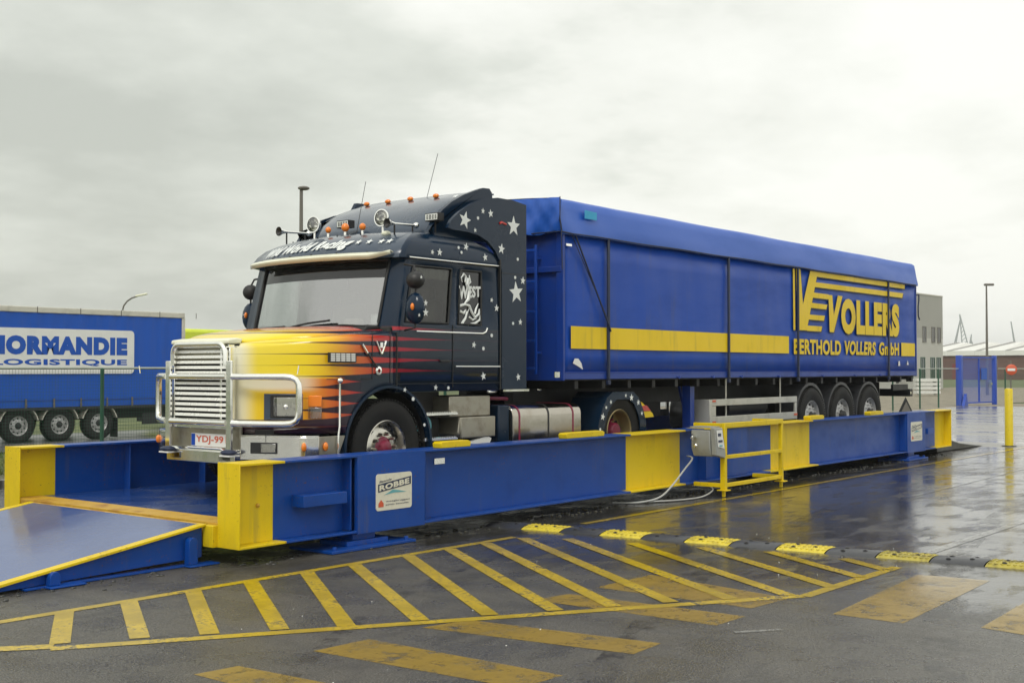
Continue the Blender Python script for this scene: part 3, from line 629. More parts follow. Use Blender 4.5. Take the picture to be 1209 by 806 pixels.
# ------------------------------------------------------------------ wheels
def wheel_meshes(kind):
    w = {}
    r = .52; hw = .15
    t = MB()
    prof = [(-hw + .012, .29), (-hw - .002, .33), (-hw - .012, .40), (-hw - .010, .455), (-hw + .008, .495), (-hw + .03, .515)]
    g = [-.085, -.03, .03, .085]
    for x in g: prof += [(x - .008, .52), (x - .008, .508), (x + .008, .508), (x + .008, .52)]
    prof += [(hw - .03, .515), (hw - .008, .495), (hw + .010, .455), (hw + .012, .40), (hw + .002, .33), (hw - .012, .29)]
    t.lathe(prof, (0, 0, 0), (0, 1, 0), 56)
    for j in range(72):      # shoulder tread notches
        a = 2 * PI * j / 72
        for s in (-1, 1):
            c = Vector((math.cos(a) * .512, s * (hw - .022), math.sin(a) * .512)); t.box(c.x - .012, c.x + .012, c.y - .022, c.y + .022, c.z - .007, c.z + .007, 0, rotY(-a - PI / 2))
    w['tyre'] = t.mesh('tyre', ['rubber'], smooth=40)
    m = MB()
    if kind == 'steer':
        m.lathe([(-.135, .300), (-.145, .287), (-.130, .272), (-.06, .262), (-.045, .25), (-.075, .20), (-.085, .17), (-.085, .10)], (0, 0, 0), (0, 1, 0), 48, 0)
        for j in range(10):
            a = 2 * PI * j / 10
            p = Vector((math.cos(a) * .222, -.063, math.sin(a) * .222)); m.lathe([(-.004, .001), (-.004, .022), (.004, .026)], p, (0, 1, .0), 10, 1)
            p = Vector((math.cos(a + .31) * .15, -.085, math.sin(a + .31) * .15)); m.lathe([(-.055, .0), (-.055, .012), (-.03, .019), (0, .022)], p, (0, 1, 0), 10, 0)
        w['wheel'] = m.mesh('wheel', ['rim_alu', 'black'], smooth=40)
        h = MB(); h.lathe([(-.155, 0), (-.155, .05), (-.145, .07), (-.10, .085), (-.085, .12)], (0, 0, 0), (0, 1, 0), 24); w['hub'] = h.mesh('hub', ['hub_red'], smooth=40)
    elif kind == 'drive':
        m.lathe([(-.138, .300), (-.148, .288), (-.135, .272), (-.02, .262), (.02, .25), (.04, .20), (.04, .10)], (0, 0, 0), (0, 1, 0), 48, 0)
        for j in range(10):
            a = 2 * PI * j / 10; p = Vector((math.cos(a) * .21, .03, math.sin(a) * .21)); m.lathe([(-.004, .001), (-.004, .028), (.01, .03)], p, (0, 1, 0), 10, 1)
        w['wheel'] = m.mesh('wheel', ['gold_rim', 'black'], smooth=40)
        h = MB(); h.lathe([(-.10, 0), (-.10, .09), (-.08, .11), (.0, .12), (.04, .15)], (0, 0, 0), (0, 1, 0), 24)
        for j in range(10): a = 2 * PI * j / 10; h.lathe([(-.03, 0), (-.03, .014), (.03, .016)], (math.cos(a) * .16, .03, math.sin(a) * .16), (0, 1, 0), 6)
        w['hub'] = h.mesh('hub', ['hub_red'], smooth=40)
    else:
        m.lathe([(-.130, .300), (-.142, .287), (-.128, .272), (-.075, .258), (-.07, .235), (-.10, .19), (-.115, .15), (-.115, .10)], (0, 0, 0), (0, 1, 0), 48, 0)
        for j in range(10):
            a = 2 * PI * j / 10
            p = Vector((math.cos(a) * .215, -.092, math.sin(a) * .215)); m.lathe([(-.006, .001), (-.006, .024), (.01, .028)], p, (0, 1, 0), 10, 1)
            p = Vector((math.cos(a + .31) * .165, -.112, math.sin(a + .31) * .165)); m.lathe([(-.035, .0), (-.035, .013), (0, .015)], p, (0, 1, 0), 6, 0)
        w['wheel'] = m.mesh('wheel', ['steel_rim', 'black'], smooth=40)
        h = MB(); h.lathe([(-.19, 0), (-.19, .06), (-.18, .075), (-.12, .085), (-.11, .12)], (0, 0, 0), (0, 1, 0), 24); w['hub'] = h.mesh('hub', ['chassis'], smooth=40)
    return w
WM = {k: wheel_meshes(k) for k in ('steer', 'drive', 'trail')}
def wheel(parent, kind, x, y, z, far=False, sc=1.):
    o = bpy.data.objects.new('wheel', WM[kind]['wheel']); _link(o, parent, (x, y, z))
    o.rotation_euler = (0, random.uniform(0, .6), PI if far else 0); o.scale = (sc,) * 3
    for n in ('tyre', 'hub'):
        c = bpy.data.objects.new(n, WM[kind][n]); COL.objects.link(c); c.parent = o
    return o
WZ = .353 + .52

# ------------------------------------------------------------------ the bonneted truck
TC = 1.92
TR = thing('bonneted_truck', (2.5, TC, .353), 'dark blue bonneted truck cab with painted flames, white stars and chrome bull bar', 'truck')
def mir(y): return 2 * TC - y
# hood / wings as one shell
near = [(2.62, .66, 'a')] + [(2.5 + .63 * math.cos(R(a)), .66, 'a') for a in (78, 68, 58)][:0]
hc = [2.62, 2.5, 2.4, 2.3, 2.2, 2.1, 2.02, 1.95, 1.90, 1.872]
cols = [(x, .66) for x in hc] + [(1.868, .66), (1.80, .665), (1.72, .675), (1.64, .70), (1.57, .745), (1.50, .815), (1.43, .905), (1.36, 1.01), (1.29, 1.12), (1.21, 1.25), (1.15, 1.36), (1.12, 1.42), (1.11, 1.46)]
def archz(x):
    d_ = .645 ** 2 - (x - 2.5) ** 2
    return WZ + math.sqrt(d_) if d_ > 0 else 1.06
NC = len(cols)
full = cols + [(1.105, TC - .2), (1.10, TC), (1.105, TC + .2)] + [(x, mir(y)) for x, y in reversed(cols)]
def ztop(x): return 1.965 + .15 * max(0, x - 1.1) ** .75 / 1.37
def htab(i, x): return archz(x) if (i < 10 or i >= len(full) - 10) else 1.06
P = []
for i, (x, y) in enumerate(full):
    zb = htab(i, x); zs = ztop(x) - .07; col = []
    fr = 1 if (x < 1.75) else 0
    for t in (0, .12, .3, .5, .7, .88, 1): col.append(Vector((x, y, zb + (zs - zb) * t)))
    # direction inward in plan
    d_ = Vector((2.4 - x, (TC - y), 0)); d_ = Vector((max(0, 1.9 - x), (TC - y) * .55, 0)).normalized() if abs(y - TC) > .05 else Vector((1, 0, 0))
    for q, dz in ((.008, .030), (.03, .055), (.07, .070), (.14, .080)): col.append(Vector((x, y, zs + dz)) + d_ * q)
    P.append(col)
hs = MB()
def hole(i, j): return False
GI0, GI1 = NC - 1, len(full) - NC
hs.grid(P, skip=lambda i, j: (GI0 <= i < GI1 and j < 5))
# top skin between near and far shoulders
rows = []
for i in range(NC):
    a = P[i][-1]; c = P[len(full) - 1 - i][-1]; row = []
    for k_ in range(15):
        t = k_ / 14; p = a.lerp(c, t); p = p.copy(); p.z += .075 * (1 - (2 * t - 1) ** 4) * min(1, max(0.15, (a.x - 1.0) / .5)); row.append(p)
    rows.append(row)
hs.grid(rows)
HOOD = hs.build('hood', ['flame_paint', 'interior_dark'], TR, solid=.02, smooth=50, inner=1)
# nose fill between the front shoulder edge rows
b = MB(); b.grid([[P[i][-1] for i in range(NC - 1, len(full) - NC + 1)], [rows[NC - 1][min(14, int(round(14 * (k_ / (len(full) - 2 * NC + 1)))))] for k_ in range(len(full) - 2 * NC + 2)]]) if False else None
# wheel-arch lips
for far in (False, True):
    b = MB(); pr = []
    for a in range(188, -22, -6):
        ca, sa = math.cos(R(a)), math.sin(R(a)); ro = .662
        ys = (.648, .654, .80)
        yy = [mir(q) if far else q for q in ys]
        pr.append([(2.5 + ca * .63, yy[2], WZ + sa * .63), (2.5 + ca * .632, yy[0], WZ + sa * .632), (2.5 + ca * .66, yy[0], WZ + sa * .66), (2.5 + ca * ro, yy[1], WZ + sa * ro), (2.5 + ca * ro, yy[2], WZ + sa * ro)])
    b.grid(pr); b.build('fender_lip', ['navy'], TR, smooth=50, recalc=True)
    b = MB(); pr = [[(2.5 + math.cos(R(a)) * .60, q, WZ + math.sin(R(a)) * .60) for q in ((.70, 1.15) if not far else (mir(.70), mir(1.15)))] for a in range(190, -30, -8)]
    b.grid(pr); b.build('mudguard', ['black'], TR, smooth=50)
b = MB(); b.box(1.8, 3.1, .95, mir(.95), .75, 1.35); b.box(1.6, 9.3, 1.5, 1.58, .98, 1.22); b.box(1.6, 9.3, 2.26, 2.34, .98, 1.22)
for x in (2.5, 7.0): b.tube([(x, .75, WZ), (x, mir(.75), WZ)], .07)
b.box(1.2, 1.6, 1.1, mir(1.1), .85, 1.1); b.box(3.4, 6.5, 1.7, 2.15, .8, 1.1); b.build('chassis_frame', ['chassis'], TR, bevel=.005)
# hood trim: side vent grille, seams, latches, number badges
b = MB(); b.box(1.615, 1.995, .640, .658, 1.772, 1.872, 0)
for k_ in range(5):
    for r_ in range(4): b.box(1.64 + k_ * .07, 1.695 + k_ * .07, .634, .6395, 1.785 + r_ * .021, 1.801 + r_ * .021, 1)
b.build('side_vent', ['black', 'sign_white'], TR)
b = MB(); b.box(1.30, 1.56, 0, .01, 1.835, 1.865)
b = MB()
for x, z0_, z1_ in ((2.235, 1.60, 2.10), (2.50, 1.56, 2.12)): b.box(x, x + .008, .6545, .6585, z0_, z1_)
b.box(1.60, 2.235, .6545, .6585, 1.60, 1.607); b.build('panel_seam', ['window_rubber'], TR)
b = MB(); b.tube([(2.08, .645, 1.96), (2.15, .64, 1.87)], .014, 8, 0); b.tube([(2.15, .64, 1.87), (2.30, .64, 1.72)], .008, 8, 1); b.lathe([(0, .045), (.015, .045), (.02, .02)], (2.32, .655, 1.69), (0, -1, 0), 16, 0); b.build('hood_latch', ['chrome', 'black'], TR)
b = MB()
for p, q in (((2.29, 2.0), (2.365, 1.865)), ((2.44, 2.0), (2.375, 1.865))): b.tube([(p[0], .652, p[1]), (q[0], .652, q[1])], .010, 8)
b.box(2.35, 2.39, .648, .656, 1.93, 1.985); b.build('engine_badge', ['chrome'], TR)
# grille block
b = MB(); b.box(1.03, 1.13, 1.455, 1.475, 1.10, 1.93); b.box(1.03, 1.13, 2.365, 2.385, 1.10, 1.93); b.box(1.03, 1.14, 1.4755, 2.3645, 1.92, 1.955); b.box(1.03, 1.13, 1.4755, 2.3645, 1.10, 1.20)
b.box(1.04, 1.11, 1.60, 1.63, 1.20, 1.92, 0)
G = b.build('grille', ['chrome'], TR, bevel=.006)
b = MB()
for k_ in range(13):
    z = 1.225 + k_ * .054; b.prism([(1.030, z - .004), (1.085, z + .002), (1.085, z + .012), (1.052, z + .028), (1.040, z + .028)], 'y', 1.476, 2.364)
b.build('grille_slats', ['slat_white'], G, bevel=.003)
b = MB(); b.box(1.13, 1.15, 1.44, 2.40, .90, 1.96); b.build('radiator_backing', ['interior_dark'], TR)
b = MB(); b.prism([(1.00, 1.96), (1.16, 1.96), (1.20, 2.012), (1.12, 2.022), (1.00, 2.005)], 'y', 1.45, 2.39); b.build('grille_cap', ['lip_cream'], TR, bevel=.015)
# headlights set in the swept wings
def on_sweep(t, off=0.):
    a = Vector((1.235, 1.21)); c = Vector((1.545, .765)); d_ = (c - a); n = Vector((d_.y, -d_.x)).normalized()
    if n.x > 0: n = -n
    p = a.lerp(c, t) + n * off; return p
def sweep_box(b, t0, t1, z0_, z1_, o0, o1, m=0, far=False):
    ps = [on_sweep(t0, o0), on_sweep(t1, o0), on_sweep(t1, o1), on_sweep(t0, o1)]
    ps = [(p.x, mir(p.y) if far else p.y) for p in ps]; b.prism(ps, 'z', z0_, z1_, m)
for far in (False, True):
    b = MB(); sweep_box(b, .05, .78, 1.20, 1.46, .004, .016, 0, far); HL = b.build('headlight', ['navy_light'], TR, bevel=.004)
    b = MB(); sweep_box(b, .17, .76, 1.215, 1.445, .0165, .022, 0, far); b.build('bezel', ['black'], HL, bevel=.01)
    b = MB(); sweep_box(b, .24, .70, 1.235, 1.425, .0225, .045, 0, far)
    p = on_sweep(.47, .03); b.ball((p.x, mir(p.y) if far else p.y, 1.33), .03, .03, .03, 1); b.build('lens', ['lamp_glass', 'chrome'], HL, bevel=.02)
    b = MB(); sweep_box(b, .30, .67, 1.24, 1.42, .0222, .0245, 0, far); b.build('reflector', ['slat_white'], HL, bevel=.02)
    b = MB(); sweep_box(b, .88, 1.13, 1.33, 1.44, .004, .018, 0, far); sweep_box(b, .88, 1.13, 1.21, 1.325, .004, .018, 1, far)
    b.build('turn_signal', ['amber', 'lamp_glass'], TR, bevel=.006)
# bumper pieces
def path_wall(b, pts, z0_, z1_, th, m=0):
    ps = [Vector(p) for p in pts]; n = len(ps); inn = []
    for i in range(n):
        t = (ps[min(i + 1, n - 1)] - ps[max(i - 1, 0)]).normalized(); inn.append(ps[i] + Vector((t.y, -t.x)) * th)
    b.prism([tuple(p) for p in ps] + [tuple(p) for p in reversed(inn)], 'z', z0_, z1_, m)
for far in (False, True):
    f = (lambda p: (p[0], mir(p[1]))) if far else (lambda p: p)
    th = .03 if far else -.03
    b = MB(); path_wall(b, [f((1.09, 1.36)), f((1.32, .83)), f((1.37, .73)), f((1.43, .675)), f((1.50, .655))], .80, 1.035, th); b.build('bumper_corner', ['stainless'], TR, bevel=.006)
    b = MB(); path_wall(b, [f((1.09, 1.36)), f((1.32, .83)), f((1.37, .73)), f((1.43, .675)), f((1.50, .655))], 1.036, 1.046, th * 2.5); b.build('bumper_top', ['stainless'], TR, bevel=.003)
    b = MB(); ys = sorted((f((0, .655))[1], f((0, .685))[1])); b.prism([(1.503, .82), (1.75, .80), (1.86, 1.035), (1.503, 1.035)], 'y', ys[0], ys[1]); b.build('bumper_side', ['alu_plate'], TR, bevel=.005)
    # fog lamp recess on the corner
    a0 = Vector(f((1.09, 1.36))); c0_ = Vector(f((1.32, .83))); dd = (c0_ - a0); nn = Vector((-.92, -.40 if not far else .40)).normalized()
    def fb(b, t0, t1, z0_, z1_, o0, o1, m=0):
        ps = [a0 + dd * t0 + nn * o0, a0 + dd * t1 + nn * o0, a0 + dd * t1 + nn * o1, a0 + dd * t0 + nn * o1]; b.prism([tuple(p) for p in ps], 'z', z0_, z1_, m)
    b = MB(); fb(b, .20, .70, .865, .975, .001, .008); FL = b.build('fog_lamp', ['interior_dark'], TR)
    b = MB(); fb(b, .40, .68, .875, .965, .009, .02); b.build('lens', ['lamp_glass'], FL, bevel=.005)
    b = MB(); fb(b, .41, .67, .88, .96, .0082, .0088); b.build('reflector', ['chrome'], FL)
    for x_, y_ in ((1.365, .725), (1.58, .645)):
        b = MB(); q = f((x_, y_)); b.ball((q[0], q[1], .935), .03, .022, .045); b.build('marker_lamp', ['amber'], TR)
# centre bumper, plate, lights
b = MB(); b.box(1.02, 1.10, 1.36, mir(1.36), .755, .875); b.prism([(1.10, .875), (1.02, .875), (1.05, .90), (1.10, .90)], 'y', 1.36, mir(1.36)); b.box(1.085, 1.12, 1.36, mir(1.36), .90, 1.13, 1); BU = b.build('bumper', ['stainless', 'alu_plate'], TR, bevel=.006)
for far in (False, True):
    f = (lambda y_: mir(y_)) if far else (lambda y_: y_)
    b = MB(); b.box(1.008, 1.019, min(f(1.60), f(1.44)) + (.5 if 0 else 0), max(f(1.60), f(1.44)), .785, .85); b.build('fog_lens', ['lamp_glass'], BU, bevel=.004)
b = MB(); b.box(1.068, 1.078, 1.515, 2.125, .915, 1.045, 0); b.box(1.0655, 1.0678, 2.06, 2.12, .92, 1.04, 1)
b.text('YDJ-991', lambda u, v, w: (1.0655, 2.045 - u * .50, .935 + v * .09), 2, bold=.02)
b.build('number_plate', ['sign_white', 'trailer_blue', 'sign_red'], TR, smooth=0)
b = MB(); b.tube([(1.04, 2.14, .90), (1.04, 1.60, .90), (1.04, 1.54, .88), (1.04, 1.54, .86)], .012, 8); b.box(1.03, 1.07, 1.60, 2.10, .865, .89); b.build('plate_lamp_bar', ['chrome'], TR)
# bull bar
BB = bpy.data.objects.new('bull_bar', None); _link(BB, TR, (1.0, TC, .83))
for y_ in (1.42, 2.42):
    b = MB(); b.box(.985, 1.015, y_ - .042, y_ + .042, .83, 1.79); b.build('upright', ['stainless'], BB, bevel=.006)
b = MB(); hp = []
for a in range(0, 91, 15): hp.append((1.0, 1.49 + .10 - .10 * math.cos(R(a)), 1.86 + .10 * math.sin(R(a))))
for a in range(90, 181, 15): hp.append((1.0, 2.35 - .10 - .10 * math.cos(R(a)), 1.86 + .10 * math.sin(R(a))))
b.tube([(1.0, 1.49, 1.74)] + hp + [(1.0, 2.35, 1.74)], .028, 12); b.build('hoop', ['stainless'], BB, smooth=60)
b = MB(); b.tube([(1.0, 1.462, 1.63), (1.0, 2.378, 1.63)], .034, 12); b.tube([(1.0, 1.462, 1.165), (1.0, 2.378, 1.165)], .034, 12); b.build('cross_tube', ['stainless'], BB, smooth=60)
for far in (False, True):
    pth = [(1.0, 1.378, 1.63), (1.03, 1.25, 1.63), (1.22, .84, 1.63)]
    cx_, cy_ = 1.27, .74
    for a in range(90, -91, -15):
        t = math.cos(R(a)); pth.append((1.225 + .055 * t, .835 - .10 * t, 1.3975 + (.1325 if a > 0 else .1325) * 0 + .2325 * math.copysign(1, math.sin(R(a)) or 0) * min(1, abs(math.sin(R(a))) ** .35 if abs(a) else 0)))
    pth += [(1.22, .84, 1.165), (1.03, 1.25, 1.165), (1.0, 1.378, 1.165)]
    pts2 = [(1.0, 1.378, 1.63), (1.04, 1.23, 1.63), (1.13, 1.03, 1.63), (1.22, .84, 1.63), (1.25, .775, 1.622), (1.272, .735, 1.60), (1.283, .715, 1.56), (1.285, .71, 1.50), (1.285, .71, 1.40), (1.285, .71, 1.29), (1.283, .715, 1.235), (1.272, .735, 1.195), (1.25, .775, 1.173), (1.22, .84, 1.165), (1.13, 1.03, 1.165), (1.04, 1.23, 1.165), (1.0, 1.378, 1.165)]
    if far: pts2 = [(x, mir(y_) - .13 * (1.378 - y_) / .668, z) for x, y_, z in pts2]
    b = MB(); b.tube(pts2, .033, 12); b.build('side_loop', ['stainless'], BB, smooth=60)
    b = MB(); yy = mir(1.42) if far else 1.42
    b.box(.93, 1.06, yy - .09, yy + .07, .835, .85, 1); b.ball((.985, yy - .01, .875), .07, .10, .03, 0); b.build('step_pad', ['strap_blue', 'sign_white'], BB)
b = MB(); b.tube([(1.28, .73, 1.655), (1.29, .72, 1.74)], .006, 6); b.tube([(1.02, 2.96, 1.66), (1.02, 2.98, 1.74)], .006, 6); b.build('width_marker', ['chrome'], BB)
# width-marker stick with ball on near bumper corner
b = MB(); b.tube([(1.74, .63, .83), (1.74, .63, 1.05), (1.755, .63, 1.13), (1.755, .63, 1.56)], .011, 8); b.ball((1.755, .63, 1.59), .032, .032, .032); b.build('marker_stick', ['chrome'], TR)
# ---------------- cab shell
SN = [0, .03, .209, .325, .446, .545, .70, .80, .955, .985, 1.]
levels = [(1.46, 2.58, 1.255), (1.85, 2.58, 1.26), (2.165, 2.58, 1.26), (2.215, 2.59, 1.26), (2.50, 2.66, 1.25), (2.70, 2.71, 1.242), (2.83, 2.745, 1.237), (2.895, 2.76, 1.235), (2.91, 2.66, 1.25), (2.96, 2.665, 1.25), (3.04, 2.73, 1.235), (3.12, 2.83, 1.20), (3.19, 2.97, 1.13), (3.235, 3.12, 1.04), (3.255, 3.3, .90)]
rearx = [4.35] * 9 + [4.345, 4.30, 4.18, 4.02, 3.85, 3.7]
US = [-1, -.97, -.90, -.7, -.45, -.2, 0, .2, .45, .7, .90, .97, 1]
rings = []; idx_side = len(SN)
for (z, xs_, h), xr in zip(levels, rearx):
    ring = []
    for s in SN: ring.append(Vector((xr + (xs_ + .07 - xr) * s, TC - h, z)))
    gw = min(1.05, h - .10); bl = .22 if z < 2.9 else .24
    ring.append(Vector((xs_ + .025, TC - h + .035, z)))
    for u in US: ring.append(Vector((xs_ - bl * (1 - abs(u) ** 2.2) + .0, TC + gw * u, z)))
    ring.append(Vector((xs_ + .025, TC + h - .035, z)))
    for s in reversed(SN): ring.append(Vector((xr + (xs_ + .07 - xr) * s, TC + h, z)))
    ring.append(Vector((xr + .001, TC, z))); ring.append(ring[0].copy())
    rings.append(ring)
nS = len(SN); FW0 = nS + 1 + 1; FW1 = nS + 1 + len(US) - 2      # windscreen columns
NL = len(levels)
# grid[i][j]: i column, j level
cols_ = [[rings[j][i] for j in range(NL)] for i in range(len(rings[0]))]
nside = nS
def far_i(i): return len(rings[0]) - 3 - i - 1
near_door = range(5, 8); near_sleep = range(2, 4)
def cab_skip(i, j):
    if FW0 <= i < FW1 and 2 <= j < 7: return True
    if 3 <= j < 6:
        if i in near_door or i in near_sleep: return True
        if far_i(i) in near_door: return True
    return False
cb_ = MB(); cb_.grid(cols_, skip=cab_skip, mf=lambda i, j: 1 if (j >= 8 and nS <= i <= nS + 14) else (3 if j >= 2 else 0))
top = [rings[-1][i] for i in range(len(rings[-1]) - 1)]
c_ = Vector((3.5, TC, 3.275)); k0 = len(cb_.v); cb_.v += [tuple(p) for p in top] + [tuple(c_)]
for i in range(len(top)): cb_.f.append([k0 + i, k0 + (i + 1) % len(top), k0 + len(top)]); cb_.m.append(3)
cb_.box(2.66, 4.33, TC - 1.22, TC + 1.22, 1.47, 1.50, 2)
CAB = cb_.build('cab', ['flame_paint', 'navy_light', 'interior_dark', 'navy'], TR, solid=.035, smooth=45, inner=2)
CAB.modifiers['Solidify'].use_rim = True
# glass
def glasspart(name, i0, i1, j0, j1, mats, mf=None, off=.012):
    g = MB(); pts = [[cols_[i][j].copy() for j in range(j0, j1 + 1)] for i in range(i0, i1 + 1)]
    for row in pts:
        for p in row:
            if name == 'windscreen': p.x += off
            else: p.y += off if p.y < TC else -off
    g.grid(pts, mf=mf); return g.build(name, mats, TR, smooth=60)
glasspart('windscreen', FW0, FW1, 2, 7, ['windscreen_glass', 'sunshade_reflection'], lambda i, j: 1 if j >= 3 else 0)  # top rows carry the painted sunshade reflection
def frame(name, i0, i1, j0, j1, rr=.014, m='window_rubber'):
    lp = [cols_[i][j0] for i in range(i0, i1 + 1)] + [cols_[i1][j] for j in range(j0 + 1, j1 + 1)] + [cols_[i][j1] for i in range(i1 - 1, i0 - 1, -1)] + [cols_[i0][j] for j in range(j1 - 1, j0, -1)]
    g = MB(); g.tube(lp, rr, 8, closed=True); return g.build(name, [m], TR, smooth=60)
frame('windscreen_rubber', FW0, FW1, 2, 7, .018)
fi = [len(rings[0]) - 3 - i for i in (8, 5)]
for nm, i0, i1 in (('door_window', 5, 8), ('door_window', fi[0], fi[1]), ('sleeper_window', 2, 4)):
    glasspart(nm, i0, i1, 3, 6, ['sleeper_glass' if nm[0] == 's' else 'door_glass']); frame('window_rubber', i0, i1, 3, 6)
for nm_, i0, i1 in (('near', 5, 8), ('near', 2, 4), ('far', fi[0], fi[1])):
    g = MB()
    for a_, b_, da, db in ((i0, 3, 1, 1), (i1, 3, -1, 1), (i1, 6, -1, -1), (i0, 6, 1, -1)):
        c0 = cols_[a_][b_]; ex = (cols_[a_ + da][b_] - c0).normalized(); ez = (cols_[a_][b_ + db] - c0).normalized(); rr = .055
        pts_ = [c0] + [c0 + ex * rr * (1 - math.sin(R(q_))) + ez * rr * (1 - math.cos(R(q_))) for q_ in range(0, 91, 15)]
        k_ = len(g.v); n_ = Vector((0, -.008 if nm_ == 'near' else .008, 0)); g.v += [tuple(p + n_) for p in pts_]
        for t_ in range(1, len(pts_) - 1): g.f.append([k_, k_ + t_, k_ + t_ + 1]); g.m.append(0)
    g.build('window_corner', ['window_rubber'], TR, smooth=0, recalc=False)
# sleeper window airbrush: letters over a white rider-like swirl
q = MB(); Yg = .664
q.text('WEST', lambda u, v, w: (3.62 + u * .38, Yg, (2.49 + .05 * u) + v * (.16 - .04 * u)), 0, bold=.05)
for pts_, r_ in (([(3.70, 2.79), (3.74, 2.76), (3.73, 2.70), (3.77, 2.66), (3.82, 2.70), (3.80, 2.78)], .012), ([(3.70, 2.78), (3.66, 2.74), (3.68, 2.69)], .009), ([(3.78, 2.74), (3.76, 2.67), (3.80, 2.60), (3.78, 2.50), (3.72, 2.45)], .022),
                 ([(3.63, 2.42), (3.72, 2.44), (3.80, 2.43), (3.84, 2.36), (3.90, 2.30), (3.97, 2.34), (3.98, 2.40)], .016), ([(3.64, 2.36), (3.70, 2.34), (3.74, 2.38)], .018), ([(3.76, 2.36), (3.73, 2.28), (3.68, 2.22), (3.78, 2.21), (3.90, 2.23), (3.98, 2.27), (3.99, 2.33)], .014),
                 ([(3.90, 2.34), (3.92, 2.40), (3.96, 2.46)], .012), ([(3.80, 2.30), (3.86, 2.27), (3.93, 2.29)], .012), ([(3.66, 2.22), (3.74, 2.30), (3.80, 2.40)], .009)):
    q.tube([(a, Yg + .003, c) for a, c in pts_], [r_] * (len(pts_) - 1) + [r_ * .4], 6, 0)
q.build('window_artwork', ['star_white'], TR, smooth=30)
# gutter trims and door lines
b = MB(); b.tube([(4.35, .668, 2.918)] + [(x, .664, 2.915) for x in (3.9, 3.3, 2.80)], .010, 8, 0)
b.tube([(2.90, .652, 2.115), (4.02, .652, 2.115), (4.08, .654, 2.135), (4.11, .656, 2.18)], .012, 8, 0); b.tube([(3.55, .653, 1.735), (4.34, .653, 1.735)], .009, 8, 0)
b.build('trim_strip', ['chrome'], TR, smooth=60)
b = MB(); b.box(2.60, 2.61, .652, .659, 1.48, 2.1); b.box(3.50, 3.508, .652, .659, 1.50, 2.2); b.box(4.34, 4.36, .65, .70, 1.47, 3.0); b.box(2.6, 4.34, .650, .659, 1.545, 1.552); b.build('door_seam', ['window_rubber'], TR)
b = MB(); b.box(3.28, 3.44, .635, .655, 1.78, 1.81); b.build('door_handle', ['black'], TR, bevel=.006)
# stars
def star_list(s_, lst, y, m=0):
    for i, (x, z, r) in enumerate(lst):
        if r < .026: s_.prism([(x + r * .9 * math.cos(a * PI / 4), z + r * .9 * math.sin(a * PI / 4)) for a in range(8)], 'y', y - .003, y, m)
        else: s_.star(x, z, r, y, m, rot=((i * 37) % 11 - 5) * .05)
def stars(lst, y, name='star_decals', parent=TR):
    s_ = MB()
    for i, (x, z, r) in enumerate(lst):
        if r < .026: s_.prism([(x + r * .9 * math.cos(a * PI / 4), z + r * .9 * math.sin(a * PI / 4)) for a in range(8)], 'y', y - .003, y)
        else: s_.star(x, z, r, y, rot=((i * 37) % 11 - 5) * .05)
    return s_.build(name, ['star_white'], parent, smooth=0)
stars([(3.18, 2.995, .03), (3.30, 3.002, .045), (3.62, 3.08, .02), (3.75, 3.10, .045), (3.67, 3.03, .02), (4.09, 3.003, .045)], .672)
stars([(4.19, 2.51, .03), (4.28, 2.42, .045), (4.19, 2.098, .025), (3.87, 1.983, .04), (4.04, 1.943, .025), (4.04, 1.624, .05), (3.22, 1.503, .035), (3.43, 1.496, .022)], .656)
stars([(2.71, 1.484, .028), (2.84, 1.385, .025), (3.02, 1.10, .02)], .640)
# lip and script on the sloping visor
def visor(u, t, off=.006):
    # u -1..1 across, t 0 lip .. 1 upper edge : walk levels 9..13
    lv = 9 + t * 4; j = min(int(lv), 12); f_ = lv - j
    def pt(j, u):
        z, xs_, h = levels[j]; gw = min(1.05, h - .10); return Vector((xs_ - .24 * (1 - abs(u) ** 2.2), TC + gw * u, z))
    p = pt(j, u).lerp(pt(j + 1, u), f_); return Vector((p.x - off * .7, p.y, p.z + off * .7))
b = MB(); lipr = []
for k_ in range(31):
    u = -1 + 2 * k_ / 30; p = visor(u, 0, 0); e = max(0, abs(u) - .82) / .18
    lipr.append([(p.x - .05, p.y, p.z - .070 + .05 * e * (u < 0) ), (p.x - .062, p.y, p.z - .025 + .05 * e * (u < 0)), (p.x - .002, p.y, p.z + .01)])
lipr = [[(x, TC + (y_ - TC) * 1.10, z) for x, y_, z in r] for r in lipr]
b.grid(lipr); b.build('visor_lip', ['lip_cream'], TR, solid=.012, smooth=60)
q = MB()
q.text('Wild World Racing', lambda u, v, w: tuple(visor(.84 - 1.40 * u, .01 + .44 * v + .13 * u, .012)), 0, bold=.05, shear=.5, sub=1)
for x in (-.62, -.74, -.87, -.95): q.star(x, 0, .035, 0, f=lambda a, c, x=x: tuple(visor(a, .42 + c / .3 * .9, .012)))
q.build('visor_script', ['star_white'], TR, smooth=0)
b = MB()
for u in (-.8, -.45, -.1, .25, .6, .9): p = visor(u, .04, .008); b.ball(tuple(p), .009); p = visor(u, .93, .008); b.ball(tuple(p), .009)
b.build('visor_rivets', ['black'], TR)
b = MB(); p = visor(-.80, .80, .012); b.ball(tuple(p), .03, .07, .03); b.build('visor_lamp', ['lip_cream'], TR)
